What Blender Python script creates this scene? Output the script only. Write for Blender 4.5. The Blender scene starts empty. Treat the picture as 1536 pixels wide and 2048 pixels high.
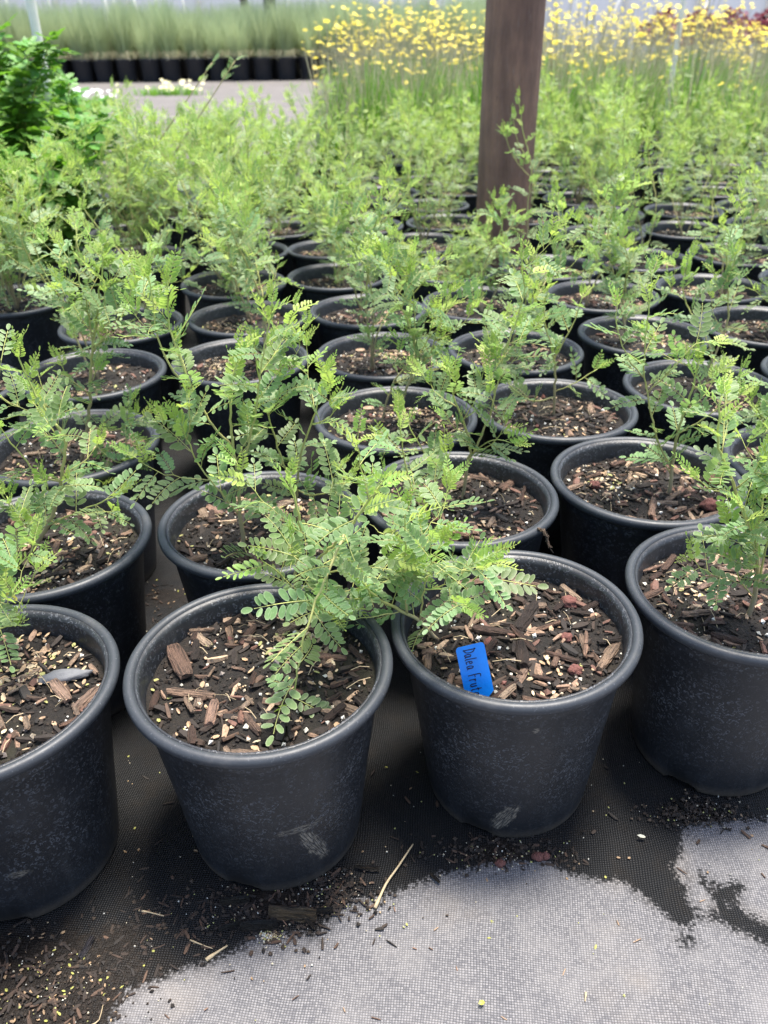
import bpy, math, random
import numpy as np
from mathutils import Vector, Matrix, Euler, noise

R = math.radians
scene = bpy.context.scene
col = scene.collection

# ------------------------------------------------------------------ camera
D = 0.27                       # pot rim diameter (m)
POT_H = 0.88 * D               # height of the rim's centre line above the ground
F_PX, W_PX, H_PX = 1650.0, 1536.0, 2048.0
PITCH, ROLL = R(30.18), R(-0.747)
CAM_Z = POT_H + 2.075 * D
_c, _s = math.cos(PITCH), math.sin(PITCH)
_right0, _down0 = Vector((1, 0, 0)), Vector((0, -_s, -_c))
CAM_FWD = Vector((0, _c, -_s))
CAM_R = _right0 * math.cos(ROLL) - _down0 * math.sin(ROLL)
CAM_D = _right0 * math.sin(ROLL) + _down0 * math.cos(ROLL)
CAM_P = Vector((0, 0, CAM_Z))
cam_data = bpy.data.cameras.new('camera')
cam = bpy.data.objects.new('camera', cam_data)
col.objects.link(cam)
m = Matrix.Identity(4)
for i in range(3):
    m[i][0], m[i][1], m[i][2], m[i][3] = CAM_R[i], -CAM_D[i], -CAM_FWD[i], CAM_P[i]
cam.matrix_world = m
cam_data.sensor_fit = 'VERTICAL'
cam_data.sensor_height = 36.0
cam_data.lens = 36.0 * F_PX / H_PX
cam_data.clip_start, cam_data.clip_end = 0.02, 2000
cam_data.dof.use_dof = True
cam_data.dof.focus_distance = 0.86
cam_data.dof.aperture_fstop = 7.5
scene.camera = cam

# ------------------------------------------------------------------ light
SUN_EL, SUN_AZ = R(79), R(40)      # azimuth measured from +Y (away from the camera) towards +X
world = bpy.data.worlds.new('World')
scene.world = world
world.use_nodes = True
wn = world.node_tree
bg = wn.nodes['Background']
sky = wn.nodes.new('ShaderNodeTexSky')
sky.sky_type = 'NISHITA'
sky.sun_disc = False
sky.sun_elevation = SUN_EL
sky.sun_rotation = SUN_AZ
sky.dust_density = 2.5
sky.air_density = 1.0
wn.links.new(sky.outputs[0], bg.inputs[0])
bg.inputs[1].default_value = 0.15
sun_data = bpy.data.lights.new('sun', 'SUN')
sun_data.energy = 4.0
sun_data.angle = R(14)
sun_data.color = (1.0, 0.95, 0.87)
sun = bpy.data.objects.new('sun', sun_data)
col.objects.link(sun)
sd = Vector((math.sin(SUN_AZ) * math.cos(SUN_EL), math.cos(SUN_AZ) * math.cos(SUN_EL), math.sin(SUN_EL)))
sun.rotation_euler = sd.to_track_quat('Z', 'Y').to_euler()
sun.location = (0, 0, 6)
scene.view_settings.view_transform = 'Standard'
scene.view_settings.look = 'None'
scene.view_settings.exposure = 1.25
scene.view_settings.gamma = 1
scene.render.engine = 'CYCLES'
scene.cycles.use_denoising = True
scene.cycles.max_bounces = 6
scene.cycles.diffuse_bounces = 3
scene.cycles.glossy_bounces = 2
scene.cycles.transmission_bounces = 4
scene.cycles.transparent_max_bounces = 8
scene.cycles.sample_clamp_indirect = 6

# ------------------------------------------------------------------ helpers
def ray(px, py):
    return (CAM_FWD + CAM_R * ((px - W_PX / 2) / F_PX) + CAM_D * ((py - H_PX / 2) / F_PX))

def on_plane(px, py, z):
    d = ray(px, py)
    return CAM_P + d * ((z - CAM_Z) / d.z)

def at_depth(px, py, depth):
    return CAM_P + ray(px, py) * depth

def depth_of(p):
    return (Vector(p) - CAM_P).dot(CAM_FWD)

def tag(o, label=None, cat=None, group=None, kind=None):
    if label: o['label'] = label
    if cat: o['category'] = cat
    if group: o['group'] = group
    if kind: o['kind'] = kind
    return o

def empty(name, loc, rz=0.0):
    o = bpy.data.objects.new(name, None)
    o.empty_display_size = 0.05
    o.location = loc
    o.rotation_euler = (0, 0, rz)
    col.objects.link(o)
    return o

def link(name, mesh, parent=None, loc=None, rot=None, scale=None, mw=None):
    o = bpy.data.objects.new(name, mesh)
    col.objects.link(o)
    if parent: o.parent = parent
    if mw is not None: o.matrix_basis = mw
    if loc is not None: o.location = loc
    if rot is not None: o.rotation_euler = rot
    if scale is not None: o.scale = scale if hasattr(scale, '__len__') else (scale,) * 3
    return o

class MB:
    """collects geometry for one mesh: verts, faces, per-face material, per-vertex colour"""
    def __init__(self):
        self.v, self.f, self.m, self.c = [], [], [], []
    def add(self, vs, fs, mat=0, colr=(1, 1, 1, 1)):
        b = len(self.v)
        self.v.extend([tuple(x) for x in vs])
        if isinstance(colr, list): self.c.extend(colr)
        else: self.c.extend([colr] * len(vs))
        self.f.extend([tuple(i + b for i in q) for q in fs])
        self.m.extend([mat] * len(fs))
    def tube(self, pts, rads, n=6, mat=0, cols=None, cap=True):
        pts = [Vector(p) for p in pts]
        k = len(pts)
        vs, fs, cs = [], [], []
        t0 = (pts[1] - pts[0]).normalized()
        ref = Vector((0, 0, 1)) if abs(t0.z) < 0.9 else Vector((1, 0, 0))
        x = t0.cross(ref).normalized()
        for i, p in enumerate(pts):
            t = (pts[min(i + 1, k - 1)] - pts[max(i - 1, 0)]).normalized()
            x = (x - t * x.dot(t)).normalized()
            y = t.cross(x)
            r = rads[i] if hasattr(rads, '__len__') else rads
            for j in range(n):
                a = 2 * math.pi * j / n
                vs.append(p + x * (r * math.cos(a)) + y * (r * math.sin(a)))
                cs.append(cols[i] if cols else (1, 1, 1, 1))
        for i in range(k - 1):
            for j in range(n):
                j2 = (j + 1) % n
                fs.append((i * n + j, i * n + j2, (i + 1) * n + j2, (i + 1) * n + j))
        if cap:
            fs.append(tuple(range(n))[::-1])
            fs.append(tuple((k - 1) * n + j for j in range(n)))
        self.add(vs, fs, mat, cs)
    def build(self, name, mats, smooth=True):
        me = bpy.data.meshes.new(name)
        me.from_pydata(self.v, [], self.f)
        for mt in mats: me.materials.append(mt)
        me.polygons.foreach_set('material_index', self.m)
        me.polygons.foreach_set('use_smooth', [smooth] * len(self.f))
        a = me.color_attributes.new('tint', 'FLOAT_COLOR', 'POINT')
        a.data.foreach_set('color', np.array(self.c, dtype=np.float32).ravel())
        me.update()
        return me

# ------------------------------------------------------------------ materials
class NT:
    def __init__(self, name):
        self.mat = bpy.data.materials.new(name)
        self.mat.use_nodes = True
        self.t = self.mat.node_tree
        self.b = self.t.nodes['Principled BSDF']
        self.out = self.t.nodes['Material Output']
    def n(self, typ, **kw):
        x = self.t.nodes.new(typ)
        for k, v in kw.items():
            if k in x.inputs: x.inputs[k].default_value = v
            else: setattr(x, k, v)
        return x
    def l(self, a, b): self.t.links.new(a, b)
    def math(self, op, a, b=None, c=None, clamp=False):
        x = self.t.nodes.new('ShaderNodeMath'); x.operation = op; x.use_clamp = clamp
        for i, v in enumerate((a, b, c)):
            if v is None: continue
            if isinstance(v, (int, float)): x.inputs[i].default_value = v
            else: self.l(v, x.inputs[i])
        return x.outputs[0]
    def mix(self, fac, a, b, mode='MIX'):
        x = self.t.nodes.new('ShaderNodeMix'); x.data_type = 'RGBA'; x.blend_type = mode
        for s, v in ((x.inputs[0], fac), (x.inputs[6], a), (x.inputs[7], b)):
            if isinstance(v, (int, float)): s.default_value = v
            elif isinstance(v, (tuple, list)): s.default_value = (*v[:3], 1)
            else: self.l(v, s)
        return x.outputs[2]
    def ramp(self, fac, stops):
        x = self.t.nodes.new('ShaderNodeValToRGB')
        e = x.color_ramp.elements
        while len(e) < len(stops): e.new(0.5)
        for el, (p, c_) in zip(e, stops):
            el.position = p
            el.color = (c_, c_, c_, 1) if isinstance(c_, (int, float)) else (*c_[:3], 1)
        self.l(fac, x.inputs[0])
        return x.outputs[0]
    def smooth(self, v, lo, hi):
        x = self.t.nodes.new('ShaderNodeMapRange'); x.interpolation_type = 'SMOOTHSTEP'
        self.l(v, x.inputs[0]); x.inputs[1].default_value = lo; x.inputs[2].default_value = hi
        return x.outputs[0]
    def noise(self, scale, detail=3, rough=0.55, coord=None, dim='3D'):
        x = self.n('ShaderNodeTexNoise', Scale=scale, Detail=detail, Roughness=rough)
        if coord is not None: self.l(coord, x.inputs['Vector'])
        return x.outputs['Fac']
    def coord(self, which='Object'):
        return self.n('ShaderNodeTexCoord').outputs[which]
    def attr(self, name='tint'):
        return self.n('ShaderNodeAttribute', attribute_name=name)
    def set(self, **kw):
        for k, v in kw.items():
            s = self.b.inputs[k.replace('_', ' ')]
            if hasattr(v, 'links') or hasattr(v, 'is_linked'): self.l(v, s)
            elif isinstance(v, (tuple, list)): s.default_value = (*v[:3], 1)
            else: s.default_value = v
    def bump(self, h, strength=0.3, dist=0.002):
        x = self.n('ShaderNodeBump', Strength=strength, Distance=dist)
        self.l(h, x.inputs['Height']); self.l(x.outputs[0], self.b.inputs['Normal'])

def leaf_material(name, inner, margin, trans, tcol):
    k = NT(name)
    a = k.attr()
    sep = k.n('ShaderNodeSeparateColor'); k.l(a.outputs['Color'], sep.inputs[0])
    rnd = k.n('ShaderNodeObjectInfo').outputs['Random']
    edge = k.smooth(sep.outputs[0], 0.74, 1.0)
    c = k.mix(k.math('MULTIPLY', edge, 0.6), inner, margin)
    mid = k.smooth(sep.outputs[0], 0.22, 0.0)
    c = k.mix(k.math('MULTIPLY', mid, 0.35), c, margin)
    hs = k.n('ShaderNodeHueSaturation')
    k.l(c, hs.inputs['Color'])
    vv = k.math('ADD', k.math('MULTIPLY', rnd, 0.30), k.math('MULTIPLY', sep.outputs[1], 0.38))
    k.l(k.math('ADD', vv, 0.70), hs.inputs['Value'])
    k.l(k.math('ADD', k.math('MULTIPLY', sep.outputs[2], 0.05), 0.475), hs.inputs['Hue'])
    c = hs.outputs[0]
    k.set(Base_Color=c, Roughness=0.48, Specular_IOR_Level=0.45)
    tr = k.n('ShaderNodeBsdfTranslucent')
    k.l(k.mix(0.75, c, tcol), tr.inputs[0])
    ms = k.n('ShaderNodeMixShader'); ms.inputs[0].default_value = trans
    k.l(k.b.outputs[0], ms.inputs[1]); k.l(tr.outputs[0], ms.inputs[2]); k.l(ms.outputs[0], k.out.inputs[0])
    return k.mat

M = {}
M['leaf'] = leaf_material('leaf_mature', (0.185, 0.295, 0.115), (0.46, 0.54, 0.32), 0.45, (0.36, 0.54, 0.12))
M['young'] = leaf_material('leaf_young', (0.33, 0.47, 0.10), (0.48, 0.60, 0.24), 0.46, (0.50, 0.68, 0.12))
M['yellow_leaf'] = leaf_material('leaf_yellow', (0.52, 0.50, 0.06), (0.6, 0.55, 0.2), 0.3, (0.6, 0.55, 0.06))
M['broad'] = leaf_material('leaf_broad', (0.115, 0.25, 0.035), (0.14, 0.30, 0.05), 0.36, (0.22, 0.46, 0.03))
M['grass'] = leaf_material('grass_blade', (0.34, 0.42, 0.24), (0.36, 0.44, 0.26), 0.5, (0.46, 0.54, 0.28))
M['straw'] = leaf_material('straw_blade', (0.56, 0.53, 0.36), (0.58, 0.55, 0.38), 0.4, (0.6, 0.56, 0.34))
M['petal'] = leaf_material('petal_yellow', (0.88, 0.70, 0.09), (0.9, 0.74, 0.16), 0.4, (0.95, 0.82, 0.14))
M['petal_pale'] = leaf_material('petal_pale', (0.85, 0.78, 0.45), (0.9, 0.85, 0.6), 0.25, (0.9, 0.85, 0.5))
M['petal_white'] = leaf_material('petal_white', (0.85, 0.85, 0.82), (0.9, 0.9, 0.88), 0.2, (0.9, 0.9, 0.9))
M['maroon'] = leaf_material('leaf_maroon', (0.22, 0.06, 0.075), (0.3, 0.1, 0.1), 0.25, (0.3, 0.08, 0.1))

k = NT('stem')                                   # woody at the base, yellow-green at the tip
a = k.attr(); sp = k.n('ShaderNodeSeparateColor'); k.l(a.outputs['Color'], sp.inputs[0])
nz = k.noise(400, 3, 0.6, k.coord())
c = k.ramp(sp.outputs[0], [(0.0, (0.30, 0.235, 0.15)), (0.25, (0.42, 0.35, 0.18)), (0.55, (0.50, 0.48, 0.16)), (1.0, (0.46, 0.55, 0.14))])
c = k.mix(k.math('MULTIPLY', nz, 0.3), c, (0.14, 0.11, 0.06))
k.set(Base_Color=c, Roughness=0.6); k.bump(nz, 0.3, 0.0006)
M['stem'] = k.mat

def pot_material(name, scuffs=()):
    k = NT(name)
    co = k.coord()
    base = k.mix(k.noise(9, 4, 0.6, co), (0.0105, 0.0120, 0.0150), (0.0185, 0.0208, 0.0255))
    vo = k.n('ShaderNodeTexVoronoi', feature='F1', Scale=185, Randomness=1.0)
    wob = k.n('ShaderNodeTexNoise', Scale=160, Detail=2)
    k.l(co, wob.inputs['Vector'])
    add = k.n('ShaderNodeVectorMath', operation='ADD'); sc = k.n('ShaderNodeVectorMath', operation='SCALE'); sc.inputs['Scale'].default_value = 0.005
    k.l(wob.outputs['Color'], sc.inputs[0]); k.l(co, add.inputs[0]); k.l(sc.outputs[0], add.inputs[1])
    k.l(add.outputs[0], vo.inputs['Vector'])
    ring = k.math('SUBTRACT', 1.0, k.smooth(k.math('ABSOLUTE', k.math('SUBTRACT', vo.outputs['Distance'], 0.38)), 0.02, 0.15))
    part = k.smooth(k.noise(260, 1, 0.5, co), 0.42, 0.58)
    zone = k.smooth(k.noise(16, 3, 0.6, co), 0.22, 0.62)
    sepz = k.n('ShaderNodeSeparateXYZ'); k.l(co, sepz.inputs[0])
    up = k.math('ADD', k.math('MULTIPLY', k.smooth(sepz.outputs[2], 0.02, 0.11), 0.85), 0.15)
    marks = k.math('MULTIPLY', k.math('MULTIPLY', ring, part), k.math('MULTIPLY', zone, up))
    c = k.mix(k.math('MULTIPLY', marks, 0.62), base, (0.12, 0.13, 0.15))
    speck = k.smooth(k.noise(620, 2, 0.6, co), 0.66, 0.78)
    c = k.mix(k.math('MULTIPLY', speck, 0.35), c, (0.26, 0.27, 0.29))
    dust = k.math('MULTIPLY', k.smooth(sepz.outputs[2], 0.022, 0.0), k.noise(60, 4, 0.7, co))
    c = k.mix(k.math('MULTIPLY', dust, 0.9), c, (0.14, 0.11, 0.08))
    stm = k.n('ShaderNodeMapping'); stm.inputs['Scale'].default_value = (1, 1, 0.07); k.l(co, stm.inputs[0])
    strk = k.smooth(k.noise(75, 3, 0.6, stm.outputs[0]), 0.52, 0.74)
    c = k.mix(k.math('MULTIPLY', k.math('MULTIPLY', strk, k.noise(22, 3, 0.6, co)), 0.22), c, (0.10, 0.10, 0.10))
    film = k.smooth(k.noise(26, 5, 0.65, co), 0.48, 0.75)
    c = k.mix(k.math('MULTIPLY', film, 0.10), c, (0.10, 0.115, 0.14))
    for (p, dir_, ln, wd) in scuffs:
        d = k.n('ShaderNodeVectorMath', operation='SUBTRACT'); k.l(co, d.inputs[0]); d.inputs[1].default_value = p
        dt = k.n('ShaderNodeVectorMath', operation='DOT_PRODUCT'); k.l(d.outputs[0], dt.inputs[0]); dt.inputs[1].default_value = dir_
        al = dt.outputs['Value']
        ln2 = k.n('ShaderNodeVectorMath', operation='DOT_PRODUCT'); k.l(d.outputs[0], ln2.inputs[0]); k.l(d.outputs[0], ln2.inputs[1])
        perp = k.math('SQRT', k.math('MAXIMUM', k.math('SUBTRACT', ln2.outputs['Value'], k.math('MULTIPLY', al, al)), 0.0))
        e2 = k.math('ADD', k.math('POWER', k.math('DIVIDE', k.math('ABSOLUTE', al), ln), 2.0), k.math('POWER', k.math('DIVIDE', perp, wd), 2.0))
        msk = k.smooth(k.math('ADD', e2, k.math('MULTIPLY', k.math('SUBTRACT', k.noise(120, 4, 0.7, co), 0.5), 2.4)), 1.0, 0.2)
        stv = k.n('ShaderNodeCombineXYZ'); k.l(k.math('MULTIPLY', al, 60.0), stv.inputs[0]); k.l(k.math('MULTIPLY', perp, 900.0), stv.inputs[1])
        st = k.smooth(k.noise(1.0, 3, 0.65, stv.outputs[0]), 0.42, 0.62)
        c = k.mix(k.math('MULTIPLY', k.math('MULTIPLY', msk, st), 0.8), c, (0.30, 0.27, 0.22))
    k.set(Base_Color=c, Roughness=k.math('ADD', k.math('MULTIPLY', k.noise(40, 4, 0.6, co), 0.22), 0.34), Specular_IOR_Level=0.5)
    hb = k.math('ADD', k.math('MULTIPLY', k.noise(330, 3, 0.6, co), 0.5), k.math('MULTIPLY', marks, 1.0))
    k.bump(hb, 0.35, 0.0007)
    return k.mat
M['pot'] = pot_material('pot_plastic')

k = NT('pot_rim'); co = k.coord()
c = k.mix(k.noise(30, 4, 0.6, co), (0.021, 0.024, 0.029), (0.040, 0.045, 0.053))
sc_ = k.smooth(k.noise(420, 2, 0.6, co), 0.63, 0.76)
c = k.mix(k.math('MULTIPLY', sc_, 0.4), c, (0.24, 0.25, 0.27))
c = k.mix(k.math('MULTIPLY', k.smooth(k.noise(11, 5, 0.7, co), 0.52, 0.72), 0.25), c, (0.16, 0.15, 0.14))
k.set(Base_Color=c, Roughness=k.math('ADD', k.math('MULTIPLY', k.noise(70, 4, 0.65, co), 0.28), 0.36))
k.bump(k.noise(260, 3, 0.6, co), 0.2, 0.0007)
M['rim'] = k.mat

k = NT('potting_soil'); co = k.coord()
c = k.ramp(k.noise(190, 5, 0.72, co), [(0.28, (0.005, 0.004, 0.003)), (0.5, (0.014, 0.010, 0.007)), (0.68, (0.030, 0.021, 0.014)), (0.82, (0.08, 0.055, 0.034))])
c = k.mix(k.math('MULTIPLY', k.smooth(k.noise(12, 3, 0.6, co), 0.5, 0.72), 0.35), c, (0.045, 0.047, 0.018))
k.set(Base_Color=c, Roughness=0.85); k.bump(k.noise(230, 5, 0.75, co), 1.0, 0.006)
M['soil'] = k.mat

def tint_material(name, rough, grain=300, dark=0.55, bump=0.5):
    k = NT(name); co = k.coord(); a = k.attr()
    c = k.mix(k.math('MULTIPLY', k.smooth(k.noise(grain, 4, 0.7, co), 0.42, 0.68), dark), a.outputs['Color'], (0.02, 0.013, 0.008))
    k.set(Base_Color=c, Roughness=rough); k.bump(k.noise(grain * 1.6, 4, 0.7, co), bump, 0.0015)
    return k.mat
M['chip'] = tint_material('bark_wood', 0.8)
M['bit'] = tint_material('perlite_and_bits', 0.75, 500, 0.25, 0.3)
M['wetbark'] = tint_material('wet_bark', 0.28)

k = NT('big_chip'); co = k.coord(); a = k.attr()          # chips built one by one: grain runs along local X
mp = k.n('ShaderNodeMapping'); mp.inputs['Scale'].default_value = (0.13, 1.6, 1.6); k.l(co, mp.inputs[0])
g = k.noise(9, 5, 0.7, mp.outputs[0])
rnd = k.n('ShaderNodeObjectInfo').outputs['Random']
c0 = k.ramp(rnd, [(0.0, (0.035, 0.024, 0.018)), (0.18, (0.12, 0.065, 0.045)), (0.36, (0.36, 0.225, 0.16)), (0.7, (0.60, 0.45, 0.32)), (1.0, (0.46, 0.28, 0.21))])
c0 = k.mix(0.78, c0, a.outputs['Color'], 'MULTIPLY')
c = k.mix(k.math('MULTIPLY', k.smooth(g, 0.42, 0.62), 0.75), c0, (0.03, 0.019, 0.012))
k.set(Base_Color=c, Roughness=0.8); k.bump(g, 0.9, 0.05)
M['bigchip'] = k.mat

k = NT('wet_bark_piece'); co = k.coord(); a = k.attr()
mp = k.n('ShaderNodeMapping'); mp.inputs['Scale'].default_value = (0.13, 1.6, 1.6); k.l(co, mp.inputs[0])
g = k.noise(9, 5, 0.7, mp.outputs[0])
c = k.mix(k.math('MULTIPLY', k.smooth(g, 0.40, 0.60), 0.85), a.outputs['Color'], (0.010, 0.008, 0.006))
k.set(Base_Color=c, Roughness=0.42); k.bump(g, 1.0, 0.08)
M['wetpiece'] = k.mat

def plain(name, base, rough=0.6, var=0.3, scale=40, bump=0.2, spec=0.5):
    k = NT(name); co = k.coord()
    k.set(Base_Color=k.mix(k.noise(scale, 4, 0.6, co), tuple(x * (1 - var) for x in base), tuple(min(1, x * (1 + var)) for x in base)), Roughness=rough, Specular_IOR_Level=spec)
    k.bump(k.noise(scale * 4, 3, 0.6, co), bump, 0.002)
    return k.mat
M['tag'] = plain('blue_plastic', (0.0, 0.155, 0.60), 0.3, 0.12, 60, 0.12)
M['ink'] = plain('black_ink', (0.008, 0.008, 0.02), 0.5, 0.1)
M['stake'] = plain('white_stake', (0.86, 0.81, 0.71), 0.55, 0.12, 30)
M['darkpost'] = plain('dark_post', (0.07, 0.05, 0.05), 0.8, 0.3, 8)
M['greystone'] = plain('grey_stone', (0.13, 0.132, 0.14), 0.7, 0.25, 160, 0.4)
M['redstone'] = plain('red_scoria', (0.19, 0.075, 0.06), 0.85, 0.35, 260, 1.0)
M['twig'] = plain('dry_twig', (0.42, 0.33, 0.20), 0.7, 0.3, 200, 0.4)
M['root'] = plain('dry_root', (0.11, 0.075, 0.05), 0.85, 0.4, 300, 0.8)
M['farwall'] = plain('pale_panel', (0.84, 0.80, 0.77), 0.7, 0.08, 3, 0.1)
M['bigpot'] = plain('large_pot_plastic', (0.019, 0.021, 0.027), 0.5, 0.3, 12, 0.2)

k = NT('post_bark'); co = k.coord()
mp = k.n('ShaderNodeMapping'); mp.inputs['Scale'].default_value = (1, 1, 0.14); k.l(co, mp.inputs[0])
g1 = k.noise(170, 6, 0.75, mp.outputs[0]); g2 = k.math('ADD', k.math('MULTIPLY', k.noise(30, 5, 0.65, mp.outputs[0]), 0.6), k.math('MULTIPLY', k.noise(9, 4, 0.6, co), 0.4))
c = k.ramp(g2, [(0.34, (0.12, 0.064, 0.046)), (0.5, (0.21, 0.116, 0.080)), (0.66, (0.32, 0.178, 0.115))])
c = k.mix(k.math('MULTIPLY', k.smooth(g1, 0.52, 0.72), 0.45), c, (0.26, 0.20, 0.175))
c = k.mix(k.math('MULTIPLY', k.smooth(g1, 0.40, 0.28), 0.7), c, (0.04, 0.024, 0.018))
k.set(Base_Color=c, Roughness=0.75); k.bump(g1, 0.8, 0.006)
M['post'] = k.mat

# woven ground fabric, grey and dry or dark and wet, with dirt
k = NT('woven_fabric')
co = k.coord()
dist = k.n('ShaderNodeTexNoise', Scale=7, Detail=2); k.l(co, dist.inputs['Vector'])
dsc = k.n('ShaderNodeVectorMath', operation='SCALE'); dsc.inputs['Scale'].default_value = 0.016; k.l(dist.outputs['Color'], dsc.inputs[0])
dad = k.n('ShaderNodeVectorMath', operation='ADD'); k.l(co, dad.inputs[0]); k.l(dsc.outputs[0], dad.inputs[1])
rot = k.n('ShaderNodeMapping'); rot.inputs['Rotation'].default_value = (0, 0, R(7)); k.l(dad.outputs[0], rot.inputs[0])
sx = k.n('ShaderNodeSeparateXYZ'); k.l(rot.outputs[0], sx.inputs[0])
PX, PY = 0.0027, 0.0023
ux, uy = k.math('DIVIDE', sx.outputs[0], PX), k.math('DIVIDE', sx.outputs[1], PY)
ix, iy = k.math('FLOOR', ux), k.math('FLOOR', uy)
fx, fy = k.math('SUBTRACT', ux, ix), k.math('SUBTRACT', uy, iy)
par = k.math('ABSOLUTE', k.math('MODULO', k.math('ADD', ix, iy), 2.0))
arcx, arcy = k.math('SINE', k.math('MULTIPLY', fx, math.pi)), k.math('SINE', k.math('MULTIPLY', fy, math.pi))
hA = k.math('MULTIPLY', k.math('POWER', arcy, 0.5), k.math('ADD', k.math('MULTIPLY', arcx, 0.6), 0.4))
hB = k.math('MULTIPLY', k.math('POWER', arcx, 0.5), k.math('ADD', k.math('MULTIPLY', arcy, 0.6), 0.4))
mixh = k.n('ShaderNodeMix'); k.l(par, mixh.inputs[0]); k.l(hA, mixh.inputs[2]); k.l(hB, mixh.inputs[3])
weave = mixh.outputs[0]
cell = k.n('ShaderNodeCombineXYZ'); k.l(ix, cell.inputs[0]); k.l(iy, cell.inputs[1])
wn_ = k.n('ShaderNodeTexWhiteNoise', noise_dimensions='3D'); k.l(cell.outputs[0], wn_.inputs['Vector'])
dry = k.mix(k.smooth(weave, 0.25, 0.85), (0.078, 0.077, 0.080), (0.225, 0.218, 0.222))
dry = k.mix(k.math('MULTIPLY', k.math('POWER', wn_.outputs['Value'], 1.4), 0.8), dry, (0.088, 0.087, 0.095))
dustm = k.smooth(k.noise(16, 5, 0.65, co), 0.40, 0.72)
dry = k.mix(k.math('MULTIPLY', dustm, 0.5), dry, (0.225, 0.215, 0.21))
dry = k.mix(k.math('MULTIPLY', k.smooth(k.noise(5.3, 4, 0.6, co), 0.52, 0.72), 0.5), dry, (0.25, 0.218, 0.185))
dry = k.mix(k.math('MULTIPLY', k.smooth(k.noise(9, 4, 0.7, co), 0.42, 0.25), 0.45), dry, (0.062, 0.062, 0.070))
at = k.attr('wet'); sepw = k.n('ShaderNodeSeparateColor'); k.l(at.outputs['Color'], sepw.inputs[0])
edge_n = k.math('MULTIPLY', k.math('SUBTRACT', k.noise(70, 5, 0.72, co), 0.5), 0.26)
edge_c = k.math('MULTIPLY', k.math('SUBTRACT', wn_.outputs['Value'], 0.5), 0.14)
wv = k.math('ADD', k.math('ADD', sepw.outputs[0], edge_n), edge_c)
wet = k.math('MAXIMUM', k.math('MULTIPLY', k.smooth(wv, 0.30, 0.56), 0.35), k.smooth(wv, 0.43, 0.60))
wetc = k.mix(k.smooth(weave, 0.3, 0.9), (0.0045, 0.0046, 0.0049), (0.0155, 0.0156, 0.0160))
wetc = k.mix(k.math('MULTIPLY', k.smooth(k.noise(30, 4, 0.65, co), 0.45, 0.7), 0.5), wetc, (0.016, 0.0132, 0.0105))
dirt = k.smooth(k.math('ADD', sepw.outputs[1], k.math('MULTIPLY', k.math('SUBTRACT', k.noise(50, 5, 0.7, co), 0.5), 0.8)), 0.4, 0.75)
dirtc = k.ramp(k.noise(200, 5, 0.72, co), [(0.3, (0.0035, 0.0026, 0.002)), (0.55, (0.010, 0.007, 0.005)), (0.75, (0.028, 0.019, 0.013))])
wetc = k.mix(dirt, wetc, dirtc)
c = k.mix(wet, dry, wetc)
k.set(Base_Color=c, Roughness=k.math('SUBTRACT', 0.85, k.math('MULTIPLY', wet, k.math('ADD', 0.12, k.math('MULTIPLY', k.noise(80, 3, 0.6, co), 0.45)))))
k.l(k.math('SUBTRACT', 0.4, k.math('MULTIPLY', wet, 0.18)), k.b.inputs['Specular IOR Level'])
hw = k.math('ADD', k.math('MULTIPLY', weave, k.math('SUBTRACT', 1.0, k.math('MULTIPLY', dirt, 0.7))), k.math('MULTIPLY', k.math('MULTIPLY', k.noise(230, 4, 0.7, co), dirt), 2.0))
k.bump(hw, 0.8, 0.0013)
M['fabric'] = k.mat

k = NT('gravel_ground'); co = k.coord()
c = k.ramp(k.noise(2.2, 6, 0.7, co), [(0.3, (0.10, 0.09, 0.083)), (0.55, (0.145, 0.132, 0.122)), (0.75, (0.19, 0.17, 0.155))])
c = k.mix(k.math('MULTIPLY', k.noise(40, 4, 0.7, co), 0.5), c, (0.12, 0.105, 0.09))
k.set(Base_Color=c, Roughness=0.9); k.bump(k.noise(60, 4, 0.7, co), 0.6, 0.01)
M['ground'] = k.mat

# ------------------------------------------------------------------ ground
mb = MB()
mb.add([(-300, -60, 0), (300, -60, 0), (300, 500, 0), (-300, 500, 0)], [(0, 1, 2, 3)])
tag(link('ground', mb.build('ground', [M['ground']])), 'grey brown gravel ground stretching away beyond the pots', 'ground', kind='structure')

wet_px = [(225, 2075), (250, 2000), (330, 1965), (420, 1935), (490, 1905), (512, 1880), (560, 1878), (640, 1880), (668, 1838), (700, 1812), (768, 1803), (818, 1785),
          (858, 1765), (918, 1752), (968, 1740), (1008, 1735), (1048, 1735), (1088, 1735), (1113, 1745), (1138, 1760), (1168, 1770), (1218, 1770),
          (1248, 1775), (1268, 1790), (1293, 1810), (1318, 1830), (1338, 1850), (1358, 1866), (1383, 1866), (1396, 1840), (1378, 1805), (1373, 1780),
          (1353, 1755), (1343, 1735), (1363, 1715), (1368, 1690), (1368, 1665), (1393, 1655), (1428, 1652), (1468, 1650), (1536, 1645), (1640, 1640)]
blob_px = [(1388, 1745), (1418, 1760), (1443, 1780), (1468, 1765), (1488, 1775), (1483, 1800), (1468, 1815), (1488, 1830), (1518, 1845), (1560, 1862),
           (1600, 1900), (1560, 1912), (1508, 1895), (1483, 1875), (1458, 1865), (1433, 1852), (1408, 1845), (1408, 1835), (1430, 1828), (1420, 1800), (1395, 1770)]
def gnd(px): return [(on_plane(x, y, 0).x, on_plane(x, y, 0).y) for x, y in px]
front = gnd(wet_px)
poly1 = [(-9, front[0][1] - 0.25), (front[0][0] - 0.02, front[0][1] - 0.25)] + front + [(9, front[-1][1]), (9, 9), (-9, 9)]
poly2 = gnd(blob_px)
bb = on_plane(1368, 1887, 0)
poly3 = [(bb.x + 0.011 * math.cos(t), bb.y + 0.008 * math.sin(t)) for t in np.linspace(0, 2 * math.pi, 10)[:-1]]
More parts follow.
